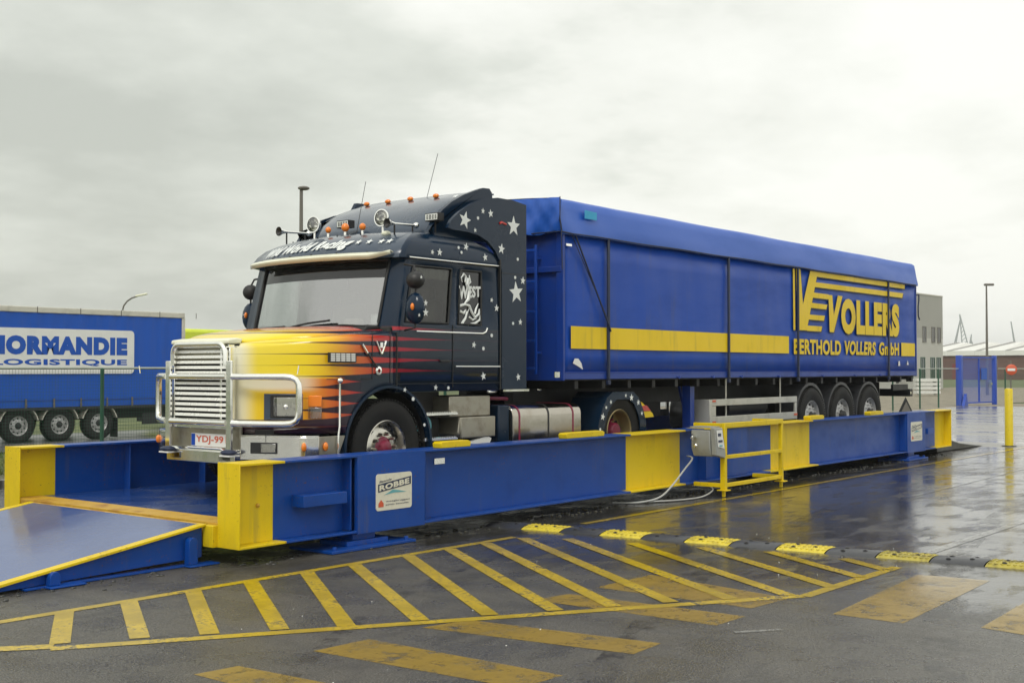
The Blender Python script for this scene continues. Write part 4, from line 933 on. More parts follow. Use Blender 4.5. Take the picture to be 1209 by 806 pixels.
# interior: dash, wheel, seats, rear wall, curtain, papers
b = MB(); b.prism([(2.50, 1.9), (2.92, 1.9), (2.92, 2.10), (2.80, 2.17), (2.55, 2.16)], 'y', .72, mir(.72)); b.build('dashboard', ['interior_dark'], TR, bevel=.02)
b = MB()
b.lathe([(0, .21), (.012, .225), (.024, .21), (.012, .198), (0, .21)], (3.05, 1.30, 2.12), (.45, 0, 1), 28); b.tube([(2.9, 1.30, 1.95), (3.05, 1.30, 2.12)], .02); b.box(3.03, 3.07, 1.1, 1.5, 2.115, 2.13); b.build('steering_wheel', ['black'], TR)
for yc in (1.30, 2.55):
    b = MB(); b.box(3.25, 3.75, yc - .26, yc + .26, 1.75, 1.92); b.box(3.66, 3.80, yc - .25, yc + .25, 1.9, 2.50); b.box(3.68, 3.79, yc - .14, yc + .14, 2.51, 2.68); b.build('seat', ['interior'], TR, bevel=.04)
b = MB(); b.box(4.25, 4.29, .74, mir(.74), 1.5, 2.9); b.build('sleeper_wall', ['curtain_beige'], TR)
b = MB(); cr = []
for k_ in range(40):
    x = 2.80 + .75 * k_ / 39; w_ = .008 * math.sin(k_ * 1.1); cr.append([(x, .715 + w_, 2.82), (x, .710 + w_ * 1.4, 2.70)])
b.grid(cr); b.build('curtain', ['curtain_beige'], TR, smooth=60)
b = MB(); b.add([(2.56, .98, 2.182), (2.62, 1.35, 2.178), (2.78, 1.30, 2.19), (2.74, .92, 2.25)], [(0, 1, 2, 3)]); b.add([(2.58, 1.02, 2.20), (2.66, 1.10, 2.30), (2.70, .92, 2.31), (2.60, .90, 2.2)], [(0, 1, 2, 3)]); b.build('papers', ['paper'], TR, solid=.002)
b = MB(); b.box(2.56, 2.68, 1.22, 1.44, 2.17, 2.26); b.build('dash_cloth', ['curtain_beige'], TR, bevel=.03)
# wipers
for pts_ in ([(2.44, 2.75, 2.165), (2.43, 2.5, 2.175), (2.40, 2.2, 2.185)], [(2.36, 1.55, 2.17), (2.40, 1.25, 2.18), (2.46, .98, 2.165)], [(2.345, 2.05, 2.17), (2.35, 1.75, 2.21), (2.37, 1.42, 2.235)]):
    b = MB(); b.tube([(x - .02, y_, z) for x, y_, z in pts_], .011, 6); b.build('wiper', ['black'], TR)
b = MB(); b.prism([(2.28, 2.10), (2.62, 2.14), (2.62, 2.165), (2.36, 2.16)], 'y', .85, mir(.85)); b.build('cowl', ['black'], TR, bevel=.01)
# roof equipment
def zroof(x, y): return 3.20 if x < 3 else 3.245
for (x, y_, r_) in ((2.86, 2.24, .098), (2.90, 1.17, .098)):
    ax = Vector((-1, -.12, .05)).normalized(); c = Vector((x, y_, 3.385)); b = MB()
    b.lathe([(-.09, .02), (-.06, .06), (-.01, r_ - .008), (.012, r_)], c, ax, 28); b.tube([(x + .01, y_, 3.19), (x + .01, y_, 3.30)], .014)
    b.lathe([(.012, r_), (.022, r_), (.022, r_ - .012)], c, ax, 28); b.build('spot_lamp', ['chrome'], TR, smooth=50)
    b = MB(); b.lathe([(.014, r_ - .004), (.024, r_ * .6), (.028, 0)], c, ax, 28); o = b.build('spot_lens', ['lamp_glass'], TR, smooth=50)
for (x, y_) in ((2.72, 2.66), (2.92, 1.10)):
    b = MB(); b.lathe([(0, .055), (.02, .048), (.05, .030), (.12, .014), (.42, .012)], (x - .10, y_ - .08, 3.31), (1, -.02, .03), 20, 0); b.lathe([(.003, .050), (.03, .02), (.05, 0)], (x - .10, y_ - .08, 3.31), (1, 0, 0), 20, 1)
    b.ball((x + .36, y_ - .09, 3.325), .038, .034, .034, 0); b.tube([(x + .02, y_ - .08, 3.30), (x + .02, y_ - .08, 3.17)], .010, 6, 1); b.tube([(x + .3, y_ - .09, 3.31), (x + .3, y_ - .09, 3.2)], .010, 6, 1)
    b.build('air_horn', ['chrome', 'black'], TR, smooth=40)
for (x, y_, r_) in ((2.88, 2.02, .034), (2.90, 1.76, .046), (2.92, 1.50, .038)):
    b = MB(); b.lathe([(0, .018), (.05, .018)], (x, y_, 3.22), (0, 0, 1), 10, 1); b.ball((x, y_, 3.22 + .055 + r_), r_, r_, r_ * 1.1, 0); b.build('amber_beacon', ['amber', 'chrome'], TR, smooth=60)
for (x, y_) in ((3.2, 2.12), (3.35, .84)):
    b = MB(); b.box(x, x + .10, y_ - .10, y_ + .10, 3.37, 3.46, 0); b.box(x - .006, x, y_ - .09, y_ + .09, 3.38, 3.45, 1); b.box(x + .04, x + .06, y_ - .02, y_ + .02, 3.24, 3.37, 0)
    for k_ in range(4): b.box(x - .010, x - .006, y_ - .08 + k_ * .042, y_ - .05 + k_ * .042, 3.388, 3.442, 2)
    b.build('work_lamp', ['black', 'chrome', 'lamp_glass'], TR, bevel=.004)
b = MB(); b.tube([(3.35, 2.05, 3.27), (3.52, 2.06, 3.95)], .0035, 5); b.build('antenna', ['black'], TR)
b = MB(); b.tube([(4.1, 1.62, 3.72), (4.32, 1.62, 4.35)], .0035, 5); b.build('antenna', ['black'], TR)
# roof deflector: curved sheet between two rounded side fins
prof = [(3.30, 3.24), (3.40, 3.37), (3.52, 3.49), (3.68, 3.60), (3.88, 3.70), (4.10, 3.78), (4.30, 3.83), (4.38, 3.835)]
b = MB(); rw = []
for k_ in range(17):
    u = -1 + k_ / 8; hw_ = 1.06; row = []
    e = abs(u) ** 6
    for x, z in prof: row.append(Vector((x + .10 * e, TC + hw_ * u, z - .03 * e)))
    rw.append(row)
b.grid(rw); DF = b.build('roof_deflector', ['navy_light'], TR, solid=.02, smooth=60)
for s in (-1, 1):
    yy = TC + s * 1.06; b = MB(); hf = .02 if s < 0 else -.03; xf = 0 if s < 0 else .08
    lo = [(3.40, 3.20), (4.42, 3.20)]; up_ = [(4.42, 3.70), (4.41, 3.80), (4.36, 3.85), (4.24, 3.845)] + [(x + xf, z + hf) for x, z in reversed(prof[:-2])] + [(3.33, 3.30)]
    b.prism(lo + up_, 'y', yy - .03, yy + .03); b.build('deflector_fin', ['navy'], DF, bevel=.02)
for (y_) in (2.55, 2.18, 1.80, 1.38):
    b = MB(); b.ball((4.02, y_, 3.775), .03, .045, .028); b.build('marker_light', ['amber'], DF)
q = MB()
for (t, y_) in ((.35, 2.5), (.55, 2.35), (.45, 1.40), (.5, 1.22), (.6, 1.05)):
    x = 3.4 + t; z = 3.37 + t * .62; q.star(0, 0, .05, 0, f=lambda a, c, x=x, y_=y_, z=z: (x + c * .8, y_ - a, z + c * .45))
q.build('star_decals', ['star_white'], DF, smooth=0)
FST = ([(3.71, 3.40, .105), (4.03, 3.535, .035), (4.17, 3.52, .05), (3.94, 3.445, .022), (4.60, 3.41, .125), (3.89, 3.30, .028), (4.37, 3.122, .065), (4.68, 3.022, .022), (4.63, 2.80, .022), (4.78, 2.77, .05), (4.65, 2.62, .135), (4.59, 2.25, .022), (4.73, 2.27, .04), (4.69, 1.61, .045)])
# side fairings
for far in (False, True):
    pr = [(4.38, 1.47), (4.85, 1.47), (4.85, 3.69), (4.60, 3.72), (4.30, 3.72), (4.05, 3.68), (3.82, 3.60), (3.62, 3.49), (3.48, 3.38), (3.42, 3.29), (3.50, 3.275), (3.75, 3.27), (3.95, 3.25), (4.12, 3.19), (4.26, 3.09), (4.36, 2.95), (4.38, 2.84)]
    ys = (.655, .70) if not far else (mir(.70), mir(.655))
    b = MB(); b.prism(pr, 'y', *ys); b.box(4.380, 4.85, ys[0] - .002, ys[1] + .002, 2.835, 2.842, 1)
    star_list(b, FST, .6548 if not far else mir(.6548) + .003, 2)
    FA = b.build('side_fairing', ['navy', 'window_rubber', 'star_white'], TR)
b = MB(); b.tube([(4.33, .65, 3.42), (4.37, .65, 3.435), (4.45, .65, 3.42)], .014, 6); b.build('side_reflector', ['lamp_red'], TR)
b = MB(); b.box(4.4, 4.9, .65, .70, 1.44, 1.465); b.build('fairing_foot', ['chrome'], TR)
# exhaust bits seen above the fairing
b = MB()
for k_ in range(7): b.ball((4.62 + k_ * .035, .95 + .05 * (k_ % 3), 3.70 + .03 * math.sin(k_ * 2)), .04, .04, .035)
b.build('roof_hose', ['stainless'], TR)
# mirrors
for far in (False, True):
    f = (lambda y_: mir(y_)) if far else (lambda y_: y_)
    x = 2.64 if not far else 2.90
    b = MB(); b.tube([(x + .08, f(.66), 2.83), (x + .02, f(.46), 2.80), (x, f(.42), 2.72), (x, f(.42), 2.14), (x + .05, f(.62), 2.12)], .012, 8); MR = b.build('mirror', ['black'], TR)
    b = MB(); b.ball((x, f(.42), 2.645), .10, .10, .095); b.build('mirror_dome', ['black'], MR, smooth=60)
    b = MB(); b.ball((x, f(.42), 2.345), .085, .125, .17); b.build('mirror_head', ['navy'], MR, smooth=60)
    b = MB(); b.ball((x - .09, f(.44) - (0 if far else .06), 2.36), .022, .02, .038); b.build('mirror_marker', ['amber'], MR)
    if not far:
        q = MB(); q.star(x + .03, 2.40, .035, f(.42) - .118); q.star(x + .03, 2.30, .045, f(.42) - .118); q.star(x - .02, 2.67, .02, f(.42) - .10); q.star(x - .05, 2.27, .02, f(.42) - .10); q.build('star_decals', ['star_white'], MR, smooth=0)
    else:
        q = MB(); q.star(0, 0, .035, 0, f=lambda a, c: (x - .088, f(.42) + a, 2.36 + c)); q.build('star_decals', ['star_white'], MR, smooth=0)
# steps, battery box, tank
b = MB(); b.box(3.50, 4.22, .70, 1.2, 1.165, 1.40); b.box(3.66, 4.28, .67, 1.2, .92, 1.16); b.prism([(3.62, .98), (3.66, .93), (3.66, 1.16)], 'y', .68, 1.2); b.build('battery_box', ['alu_plate'], TR, bevel=.012)
for z in (1.215, .935):
    b = MB(); x = 3.07; k_ = 0
    b.box(3.07, 3.62, .68, .95, z - .02, z)
    while x < 3.60: b.prism([(x, z), (x + .026, z), (x + .013, z + .02)], 'y', .68, .70); x += .028
    b.build('step', ['stainless'], TR)
b = MB(); b.box(3.07, 3.6, .95, 1.0, .70, 1.45); b.build('step_back', ['black'], TR)
b = MB(); b.lathe([(0, .10), (.02, .12), (.04, .11), (.05, .07)], (3.18, .82, 1.08), (0, -1, 0), 24, 0); b.lathe([(.05, .04), (.07, .03), (.075, 0)], (3.18, .82, 1.08), (0, -1, 0), 16, 1); b.build('air_filter', ['sign_teal', 'black'], TR)
b = MB(); b.prism([(3.72, .86), (4.18, .84), (4.22, .90), (4.15, .93)], 'y', .68, .74); b.build('box_edge', ['sign_white'], TR)
def tank_prof(x, r=.62):
    pts = []
    for cy_, cz_, a0 in ((.80, 1.14, 90), (.80, .78, 180), (1.22, .78, 270), (1.22, 1.14, 0)): pts += [(cy_ + .13 * math.cos(R(a0 + a)), cz_ + .13 * math.sin(R(a0 + a))) for a in range(0, 91, 15)]
    return pts
b = MB(); b.prism(tank_prof(0), 'x', 4.62, 6.02); TK = b.build('fuel_tank', ['tank_steel'], TR, bevel=.015, smooth=50)
for x in (4.72, 5.30, 5.82):
    b = MB(); b.prism([((y_ - 1.01) * 1.012 + 1.01, (z - .96) * 1.02 + .96) for y_, z in tank_prof(0)], 'x', x, x + .028); b.build('tank_strap', ['hub_red' if x != 5.30 else 'black'], TK, smooth=50)
b = MB(); b.box(4.40, 4.612, .72, 1.3, .68, 1.28); b.build('tool_locker', ['navy'], TR, bevel=.02)
b = MB(); b.tube([(4.3, .9, 1.36), (4.7, .88, 1.35), (4.9, 1.0, 1.34)], .022, 8); b.build('air_line', ['hub_red'], TR)
for x_, y_, z_, rx_ in ((5.1, 1.4, 1.42, .10), (5.42, 1.4, 1.43, .10), (5.95, 1.3, 1.44, .05)):
    b = MB(); b.ball((x_, y_, z_), rx_, .03, .03); b.build('air_coupling', ['stainless'], TR)
MST = ([(6.47, 1.08, .05), (6.55, 1.20, .022), (6.66, 1.27, .03), (7.02, 1.35, .028), (7.16, 1.32, .05), (7.33, 1.25, .04), (7.42, 1.10, .03), (6.41, .92, .022)])
# drive axle
wheel(TR, 'steer', 2.5, .84, WZ); wheel(TR, 'steer', 2.5, mir(.84), WZ, True)
wheel(TR, 'drive', 6.94, .84, WZ); wheel(TR, 'drive', 6.94, mir(.84), WZ, True)
for far in (False, True):
    b = MB(); pr = []
    ro = .60
    pf = [(6.36, .85), (6.38, 1.0), (6.46, 1.18), (6.58, 1.33), (6.70, 1.40), (7.20, 1.40), (7.34, 1.32), (7.46, 1.15), (7.52, 1.0), (7.54, .85)]
    inr = [(6.42, .85), (6.44, 1.0), (6.51, 1.16), (6.62, 1.29), (6.73, 1.355), (7.18, 1.355), (7.31, 1.28), (7.41, 1.13), (7.46, 1.0), (7.48, .85)]
    ys = (.66, 1.2) if not far else (mir(1.2), mir(.66))
    b.prism(pf + inr[::-1], 'y', *ys)
    inr2 = [(6.50, .85), (6.53, 1.0), (6.59, 1.13), (6.69, 1.24), (6.80, 1.30), (7.10, 1.30), (7.22, 1.24), (7.33, 1.10), (7.37, 1.0), (7.39, .85)]
    y2 = (.645, .66) if not far else (mir(.66), mir(.645))
    b.prism(pf + inr2[::-1], 'y', *y2)
    star_list(b, MST, .6448 if not far else mir(.6448) + .003, 1); b.build('rear_mudguard', ['navy', 'star_white'], TR, smooth=40)
b = MB(); b.box(7.60, 7.66, .85, 1.35, .90, 1.02, 0); b.box(7.67, 7.675, .87, 1.33, .91, 1.01, 1); b.prism([(7.60, 1.06), (7.66, 1.25), (7.95, 1.08), (7.98, 1.03), (7.62, 1.02)], 'y', .80, .86, 2); b.prism([(7.64, 1.19), (7.78, 1.20), (7.90, 1.115), (7.66, 1.115)], 'y', .794, .80, 1); b.build('tail_light', ['chassis', 'lamp_red', 'logo_yellow'], TR, bevel=.004)

# ------------------------------------------------------------------ blue bulk semi-trailer
X0, X1, YN = 5.60, 17.80, .63; YF = 3.21
TL = thing('semi_trailer', (12, TC, .353), 'long royal blue tarpaulin-topped semi-trailer with yellow lettering, coupled to the truck', 'trailer')
b = MB()
def wave(x, z): return .016 * math.sin(x * 1.95 + .6) * math.sin((z - 1.6) * 1.7) + .004 * math.sin(x * 6.3 - z * 2) + .003 * math.sin(x * 13 + z * 3)
gx = [X0 + (X1 - X0) * i / 120 for i in range(121)]; gz = [1.66, 1.9, 2.2, 2.5, 2.8, 3.1, 3.43]
b.grid([[(x, YN + .006 + abs(wave(x, z)) * (z > 1.7), z) for z in gz] for x in gx]); SWN = b.build('side_wall', ['trailer_blue'], TL, smooth=60, solid=.02, recalc=False)
b = MB(); b.box(X0, X1, YF - .02, YF, 1.58, 3.43); b.build('side_wall', ['trailer_blue'], TL)
b = MB(); b.box(X0, X1, YN - .008, YN + .05, 1.575, 1.655); b.box(X0, X1, YN - .012, YN + .02, 1.655, 1.668)
for x in (8.3, 9.3, 10.2, 11.5, 13.2, 14.6, 15.8): b.tube([(x, YN - .012, 1.60), (x + .05, YN - .03, 1.57), (x + .10, YN - .012, 1.60)], .008, 6)
b.build('side_rail', ['trailer_frame'], TL, bevel=.004)
b = MB(); b.box(X0 + .001, X0 + .04, YN + .02, YF - .02, 1.56, 3.44); b.box(X0 - .05, X0 + .0, YN + .02, YF - .02, 2.93, 3.0); b.box(X0 - .04, X0, YN - .008, YN + .10, 1.56, 3.44); b.box(X0 - .04, X0, YF - .1, YF, 1.56, 3.44)
for y_ in (1.55, 2.2, 2.8): b.box(X0 - .05, X0, y_, y_ + .06, 1.56, 3.44)
b.build('front_wall', ['trailer_frame'], TL, bevel=.005)
b = MB(); b.box(X0 - .13, X0 - .10, .98, 1.01, 1.64, 3.28); b.box(X0 - .13, X0 - .10, 1.40, 1.43, 1.64, 3.28)
for z in (1.70, 2.05, 2.42, 2.8, 3.2): b.box(X0 - .13, X0 - .105, 1.011, 1.399, z, z + .03)
for z in (1.9, 3.1): b.box(X0 - .10, X0, 1.0 - .01, 1.01, z, z + .03); b.box(X0 - .10, X0, 1.41, 1.43, z, z + .03)
b.build('ladder', ['trailer_blue'], TL, bevel=.004)
b = MB(); b.box(X1, X1 + .04, YN, YF, 1.56, 3.44); b.box(X1 + .041, X1 + .06, YN + .1, YN + .16, 1.6, 3.4); b.box(X1 + .041, X1 + .06, YF - .16, YF - .10, 1.6, 3.4); b.build('rear_door', ['trailer_frame'], TL, bevel=.005)
# tarpaulin roof: draped, wrinkled over the front
tp = MB(); prof_ = [(YN - .035, 3.40), (YN - .04, 3.44), (YN - .01, 3.58), (YN + .015, 3.72), (YN + .04, 3.82), (YN + .10, 3.86), (YN + .5, 3.885), (TC, 3.92)]
prof_ = prof_ + [(2 * TC - y_, z) for y_, z in reversed(prof_[:-1])]
rws = []; nx_ = 150
for i in range(nx_ + 1):
    x = X0 - .10 + (X1 + .03 - X0 + .10) * i / nx_; row = []
    for k_, (y_, z) in enumerate(prof_):
        sag = .004 * math.sin(x * 3.2) * (k_ in (0, 1, 13, 14)); wr = .010 * math.sin(x * 9 + k_) * math.exp(-(x - X0) * 1.3)
        s = -1 if y_ < TC else 1
        row.append((x, y_ + s * (.006 * math.sin(x * 1.6 + k_ * .7) + wr), z + sag + .003 * math.sin(x * 2.5) * (4 < k_ < 10)))
    rws.append(row)
tp.grid(rws)
def wrk(y_, t): return .030 * math.sin(y_ * 6.5 + t * 3) * t + .022 * math.sin(y_ * 15 - t * 6) * t + .012 * math.sin(y_ * 31 + t * 9)
fl = []
for k_ in range(61):
    y_ = YN - .035 + (YF - YN + .07) * k_ / 60; zt_ = 3.86 + .05 * (1 - abs(y_ - TC) / 1.3) - (.04 if k_ in (0, 60) else 0)
    fl.append([(X0 - .10 - .02 * t / 6 + wrk(y_, t / 6) - (.02 if 0 < t < 6 else 0), y_, zt_ + (3.42 + .02 * math.sin(y_ * 11) - zt_) * t / 6) for t in range(7)])
tp.grid(fl)
bk = [[(X1 + .03, y_, z) for (y_, z) in ((YN - .035, 3.40), (YN + .04, 3.82))], [(X1 + .03, y_, z) for (y_, z) in ((YF + .035, 3.40), (YF - .04, 3.82))]]
tp.grid(bk); TP = tp.build('tarpaulin', ['tarp'] if 'tarp' in MATS else ['trailer_blue'], TL, smooth=70, recalc=False)
b = MB(); b.tube([(X0 - .13, YN - .045, 3.425)] + [(x, YN - .052 + .004 * math.sin(x * 4), 3.414 + .004 * math.sin(x * 3.2)) for x in gx[1::2]], .009, 6); b.tube([(X0 - .13, YN - .02, 3.425), (X0 - .15, TC, 3.42), (X0 - .13, YF, 3.425)], .009, 6); b.tube([(X0 - .135, YN - .03, 3.86), (X0 - .15, YN - .04, 3.6), (X0 - .135, YN - .05, 3.425), (X0 - .10, YN - .04, 2.95)], .007, 6); b.build('tarp_cord', ['strap_blue'], TL)
b = MB(); b.prism([(6.0, 3.635), (6.27, 3.635), (6.27, 3.735), (6.0, 3.745)], 'y', YN - .034, YN - .029); b.build('tarp_patch', ['light_blue_patch'], TL)
for x in (6.54, 9.82, 12.24, 16.25):
    b = MB(); b.box(x - .022, x + .022, YN - .045, YN - .015, 1.57, 3.41); b.box(x - .03, x + .03, YN - .05, YN - .01, 1.50, 1.56); b.build('tension_strap', ['strap_blue'], TL, bevel=.005)
b = MB(); b.tube([(5.80, YN - .03, 3.40), (6.15, YN - .03, 2.88), (6.50, YN - .055, 2.30), (6.56, YN - .055, 2.20)], .012, 6); b.tube([(5.72, YN - .03, 3.40), (6.5, YN - .05, 2.35)], .006, 5); b.build('tarp_rope', ['strap_blue'], TL)
b = MB(); b.tube([(X1 + .11, YN + .02, 3.22), (X1 + .17, YN, 3.24), (X1 + .17, YN, 3.12), (X1 + .13, YN, 3.0), (X1 + .13, YN, 2.8), (X1 + .2, YN, 2.72)], .014, 8); b.build('rope_hook', ['strap_blue'], TL)
# yellow lettering and stripe
Yd = YN - .013
def flat(b, pts, m=0, y=Yd): b.add([(x, y, z) for x, z in pts], [tuple(range(len(pts)))], m)
b = MB(); b.grid([[(5.72 + (11.92 - 5.72) * i / 62, Yd + wave(5.72 + .1 * i, z) * .0, z) for z in (1.965, 2.25)] for i in range(63)]); b.build('side_stripe', ['logo_yellow'], TL, smooth=0)
b = MB(); flat(b, [(16.95, 1.965), (17.69, 1.965), (17.69, 2.225), (16.95, 2.23)]); b.build('side_stripe', ['logo_yellow'], TL, smooth=0)
logo = MB()
LG = [[(12.08, 3.39), (12.15, 3.39), (12.16, 2.362), (12.09, 2.362)], [(12.2, 3.393), (12.37, 3.394), (12.46, 2.80), (12.46, 2.366), (12.25, 2.364)], [(12.46, 2.80), (12.76, 3.395), (13.06, 3.394), (12.64, 2.45), (12.62, 2.365), (12.46, 2.366)],
      [(13.04, 3.35), (13.06, 3.395), (17.16, 3.395), (17.14, 3.309), (13.02, 3.308)], [(12.97, 3.209), (17.07, 3.217), (17.01, 3.122), (12.93, 3.124)], [(12.88, 3.026), (13.51, 3.023), (13.51, 2.935), (12.84, 2.937)],
      [(13.5, 3.014), (13.66, 3.017), (13.72, 2.66), (13.90, 3.022), (14.10, 3.019), (13.72, 2.36), (13.54, 2.362)], [(12.80, 2.846), (13.45, 2.839), (13.40, 2.754), (12.76, 2.758)], [(12.71, 2.64), (13.34, 2.641), (13.30, 2.551), (12.67, 2.555)], [(12.62, 2.449), (13.23, 2.45), (13.18, 2.36), (12.62, 2.359)]]
for k_, p in enumerate(LG):
    flat(logo, [(x + .022, z - .018) for x, z in p], 1, Yd + .0015 - k_ * .00005); flat(logo, p, 0, Yd - .0015 - k_ * .00012)
for dx, dz, m, yy in ((.025, -.02, 1, Yd + .001), (0, 0, 0, Yd - .0035)):
    logo.text('OLLERS', lambda u, v, w: (14.04 + 2.80 * u + dx, yy, 2.34 + .645 * v + dz), m, bold=.065)
    logo.text('BERTHOLD', lambda u, v, w: (12.10 + 1.92 * u + dx * .6, yy, 1.955 + .262 * v + dz * .6), m, bold=.04)
    logo.text('VOLLERS', lambda u, v, w: (14.18 + 1.45 * u + dx * .6, yy, 1.965 + .256 * v + dz * .6), m, bold=.04, shear=.12)
    logo.text('GmbH', lambda u, v, w: (15.80 + 1.02 * u + dx * .6, yy, 1.972 + .25 * v + dz * .6), m, bold=.04)
logo.build('lettering', ['logo_yellow', 'logo_shadow'], TL, smooth=0, recalc=False)
b = MB(); flat(b, [(16.78, 1.77), (16.88, 1.77), (16.86, 1.865), (16.80, 1.865)]); flat(b, [(17.24, 1.79), (17.34, 1.79), (17.29, 1.885)]); flat(b, [(5.76, 1.78), (5.85, 1.75), (5.98, 1.70), (5.95, 1.78), (5.88, 1.84), (5.80, 1.84)]); b.build('small_mark', ['sign_white'], TL, smooth=0)
b = MB(); b.box(5.60, 5.72, YN - .03, YN - .012, 3.255, 3.285, 0); b.box(5.42, 5.53, YN + .02, YN + .03, 1.60, 1.67, 0); b.build('marker_plate', ['stainless'], TL)
# undercarriage
b = MB(); b.box(X0, X1, 1.45, 1.60, 1.20, 1.56); b.box(X0, X1, 2.24, 2.39, 1.20, 1.56); b.box(X0 + .05, X1 - .05, YN + .06, YF - .06, 1.555, 1.574)
x = X0 + .3
while x < X1: b.box(x, x + .08, YN + .06, YF - .06, 1.45, 1.555); x += .62
for x in (12.90, 14.18, 15.45): b.tube([(x, .75, WZ), (x, mir(.75), WZ)], .065); b.box(x - .4, x - .1, 1.3, 1.42, .80, 1.2); b.lathe([(-.1, .14), (.1, .14)], (x + .2, 1.35, 1.05), (0, 0, 1), 14, cap=True); b.lathe([(-.1, .14), (.1, .14)], (x + .2, mir(1.35), 1.05), (0, 0, 1), 14, cap=True)
b.box(10.0, 11.9, 1.1, 1.45, .85, 1.2); b.tube([(10.3, 1.0, 1.1), (11.6, 1.0, 1.1)], .15, 14); b.build('chassis_frame', ['chassis'], TL, bevel=.004)
for y_ in (.86, mir(.86)):
    b = MB(); b.box(9.00, 9.12, y_ - .06, y_ + .08, .72, 1.56, 0); b.box(9.02, 9.10, y_ - .02, y_ + .04, .47, .72, 0); b.box(8.90, 9.22, y_ - .12, y_ + .14, .44, .47, 0); b.tube([(9.06, y_ + .08, 1.1), (9.25, y_ + .3, 1.5)], .025, 6, 0); b.build('landing_leg', ['trailer_frame'], TL, bevel=.006)
for y_ in (.66, mir(.68)):
    b = MB()
    b.box(9.38, 12.28, y_ - .015, y_ + .02, 1.15, 1.25); b.box(9.38, 12.28, y_ - .015, y_ + .02, .87, .99); b.box(9.30, 9.379, y_ - .018, y_ + .25, .87, 1.25); b.box(9.382, 9.50, y_ - .012, y_ + .018, .991, 1.149); b.box(12.20, 12.278, y_ - .012, y_ + .018, .991, 1.149)
    SG = b.build('side_guard', ['guard_silver'], TL, bevel=.006)
    b = MB()
    for x in (9.9, 11.75): b.tube([(x, y_ + .04, .87), (x, y_ + .04, 1.56)], .014, 8)
    b.build('guard_bracket', ['guard_silver'], SG)
    if y_ < 1:
        b = MB(); b.box(9.385, 9.48, y_ - .022, y_ - .0155, 1.21, 1.24); b.box(9.385, 9.48, y_ - .022, y_ - .0155, .88, .92); b.box(12.16, 12.27, y_ - .022, y_ - .0155, .93, .965); b.build('reflector', ['sign_red'], SG)
for x in (12.90, 14.18, 15.45):
    for far in (False, True):
        wheel(TL, 'trail', x, mir(.80) if far else .80, WZ, far)
        ys = (.70, 1.02) if not far else (mir(1.02), mir(.70)); ri, ro_ = .575, .60
        pf = arc(x, WZ, .60, 200, -20, 22) + arc(x, WZ, .577, -20, 200, 22)
        b = MB(); b.prism(pf, 'y', *ys); ye = (.685, .70) if not far else (mir(.70), mir(.685)); b.prism(arc(x, WZ, .60, 200, -20, 22) + arc(x, WZ, .55, -20, 200, 22), 'y', *ye); b.build('mudguard', ['rumble_black'], TL, smooth=40)
for y_ in (.72, mir(1.08)): 
    b = MB(); b.box(16.05, 16.07, y_, y_ + .36, .62, 1.45); b.build('mud_flap', ['black'], TL)
b = MB(); b.box(X1 - .15, X1, YN + .08, YF - .08, 1.15, 1.30, 0); b.box(X1 - .95, X1 - .15, YN + .12, YN + .17, 1.28, 1.40, 1); b.box(X1 - .7, X1 - .3, YN + .10, YN + .16, 1.42, 1.50, 2); b.box(X1, X1 + .03, .8, 1.3, 1.17, 1.28, 3); b.ball((X1 - .1, YN + .12, 1.22), .05, .05, .05, 4); b.build('rear_underrun', ['chassis', 'chassis', 'guard_silver', 'lamp_red', 'lip_cream'], TL, bevel=.006)

# ------------------------------------------------------------------ far trailer on the left
YB = 23.6; ZG = -.38
NT = thing('curtain_trailer', (9, YB + 1.2, ZG), 'blue curtain-sided trailer with white lettered panel parked behind the green fence', 'trailer')
xr = 16.80; xl = 3.2
b = MB(); ps = []
for i in range(137):
    x = xl + (xr - .12 - xl) * i / 136; ps.append([(x, YB + .015 * math.sin(i * 1.3) * (.3 + .7 * k_ / 5), .62 + (3.30 - .62) * k_ / 5) for k_ in range(6)])
b.grid(ps); b.build('curtain', ['curtain_blue'], NT, smooth=60, recalc=False)
b = MB(); b.box(xl, xr - .02, YB - .03, YB + 2.5, 3.30, 3.47); b.build('roof_rail', ['alu_rail'], NT, bevel=.02)
b = MB()
for i in range(11): b.box(xl + 1.36 * i - .012 + .4, xl + 1.36 * i + .012 + .4, YB - .036, YB - .031, 3.30, 3.475)
b.build('rail_joint', ['pole_grey'], NT)
for ya in (YB - .02, YB + 2.38):
    b = MB(); b.box(xr - .12, xr, ya, ya + .12, .55, 3.30); b.build('corner_post', ['alu_rail'], NT, bevel=.01)
b = MB(); b.box(xr - .06, xr - .03, YB + .12, YB + 2.38, .55, 3.30, 0); b.build('rear_door', ['alu_rail'], NT)
b = MB(); b.box(xl, xl + .1, YB, YB + 2.5, .55, 3.3, 0); b.build('front_wall', ['alu_rail'], NT)
b = MB(); b.box(xl, xr, YB - .02, YB + 2.5, .53, .62); b.build('floor_rail', ['chassis'], NT)
b = MB()
for i in range(16):
    x = xl + .5 + .86 * i; b.box(x - .02, x + .02, YB - .04, YB - .016, .60, .86); b.box(x - .03, x + .03, YB - .05, YB - .016, .66, .70)
b.build('curtain_buckles', ['pole_grey'], NT)
b = MB(); b.grid([[(x, YB - .024, z) for z in (.80, .815)] for x in (xl, xr - .13)]); b.build('curtain_seam', ['strap_blue'], NT)
b = MB(); rr = .12; pts = []
for cx_, cz_, a in ((14.93 - rr, 2.86 - rr, 0), (9.2 + rr, 2.86 - rr, 90), (9.2 + rr, 1.57 + rr, 180), (14.93 - rr, 1.57 + rr, 270)): pts += arc(cx_, cz_, rr, a, a + 90, 5)
b.prism(pts, 'y', YB - .034, YB - .024, 0)
b.text('NORMANDIE', lambda u, v, w: (10.27 + 4.42 * u, YB - .038, 2.11 + .54 * v), 1, bold=.08)
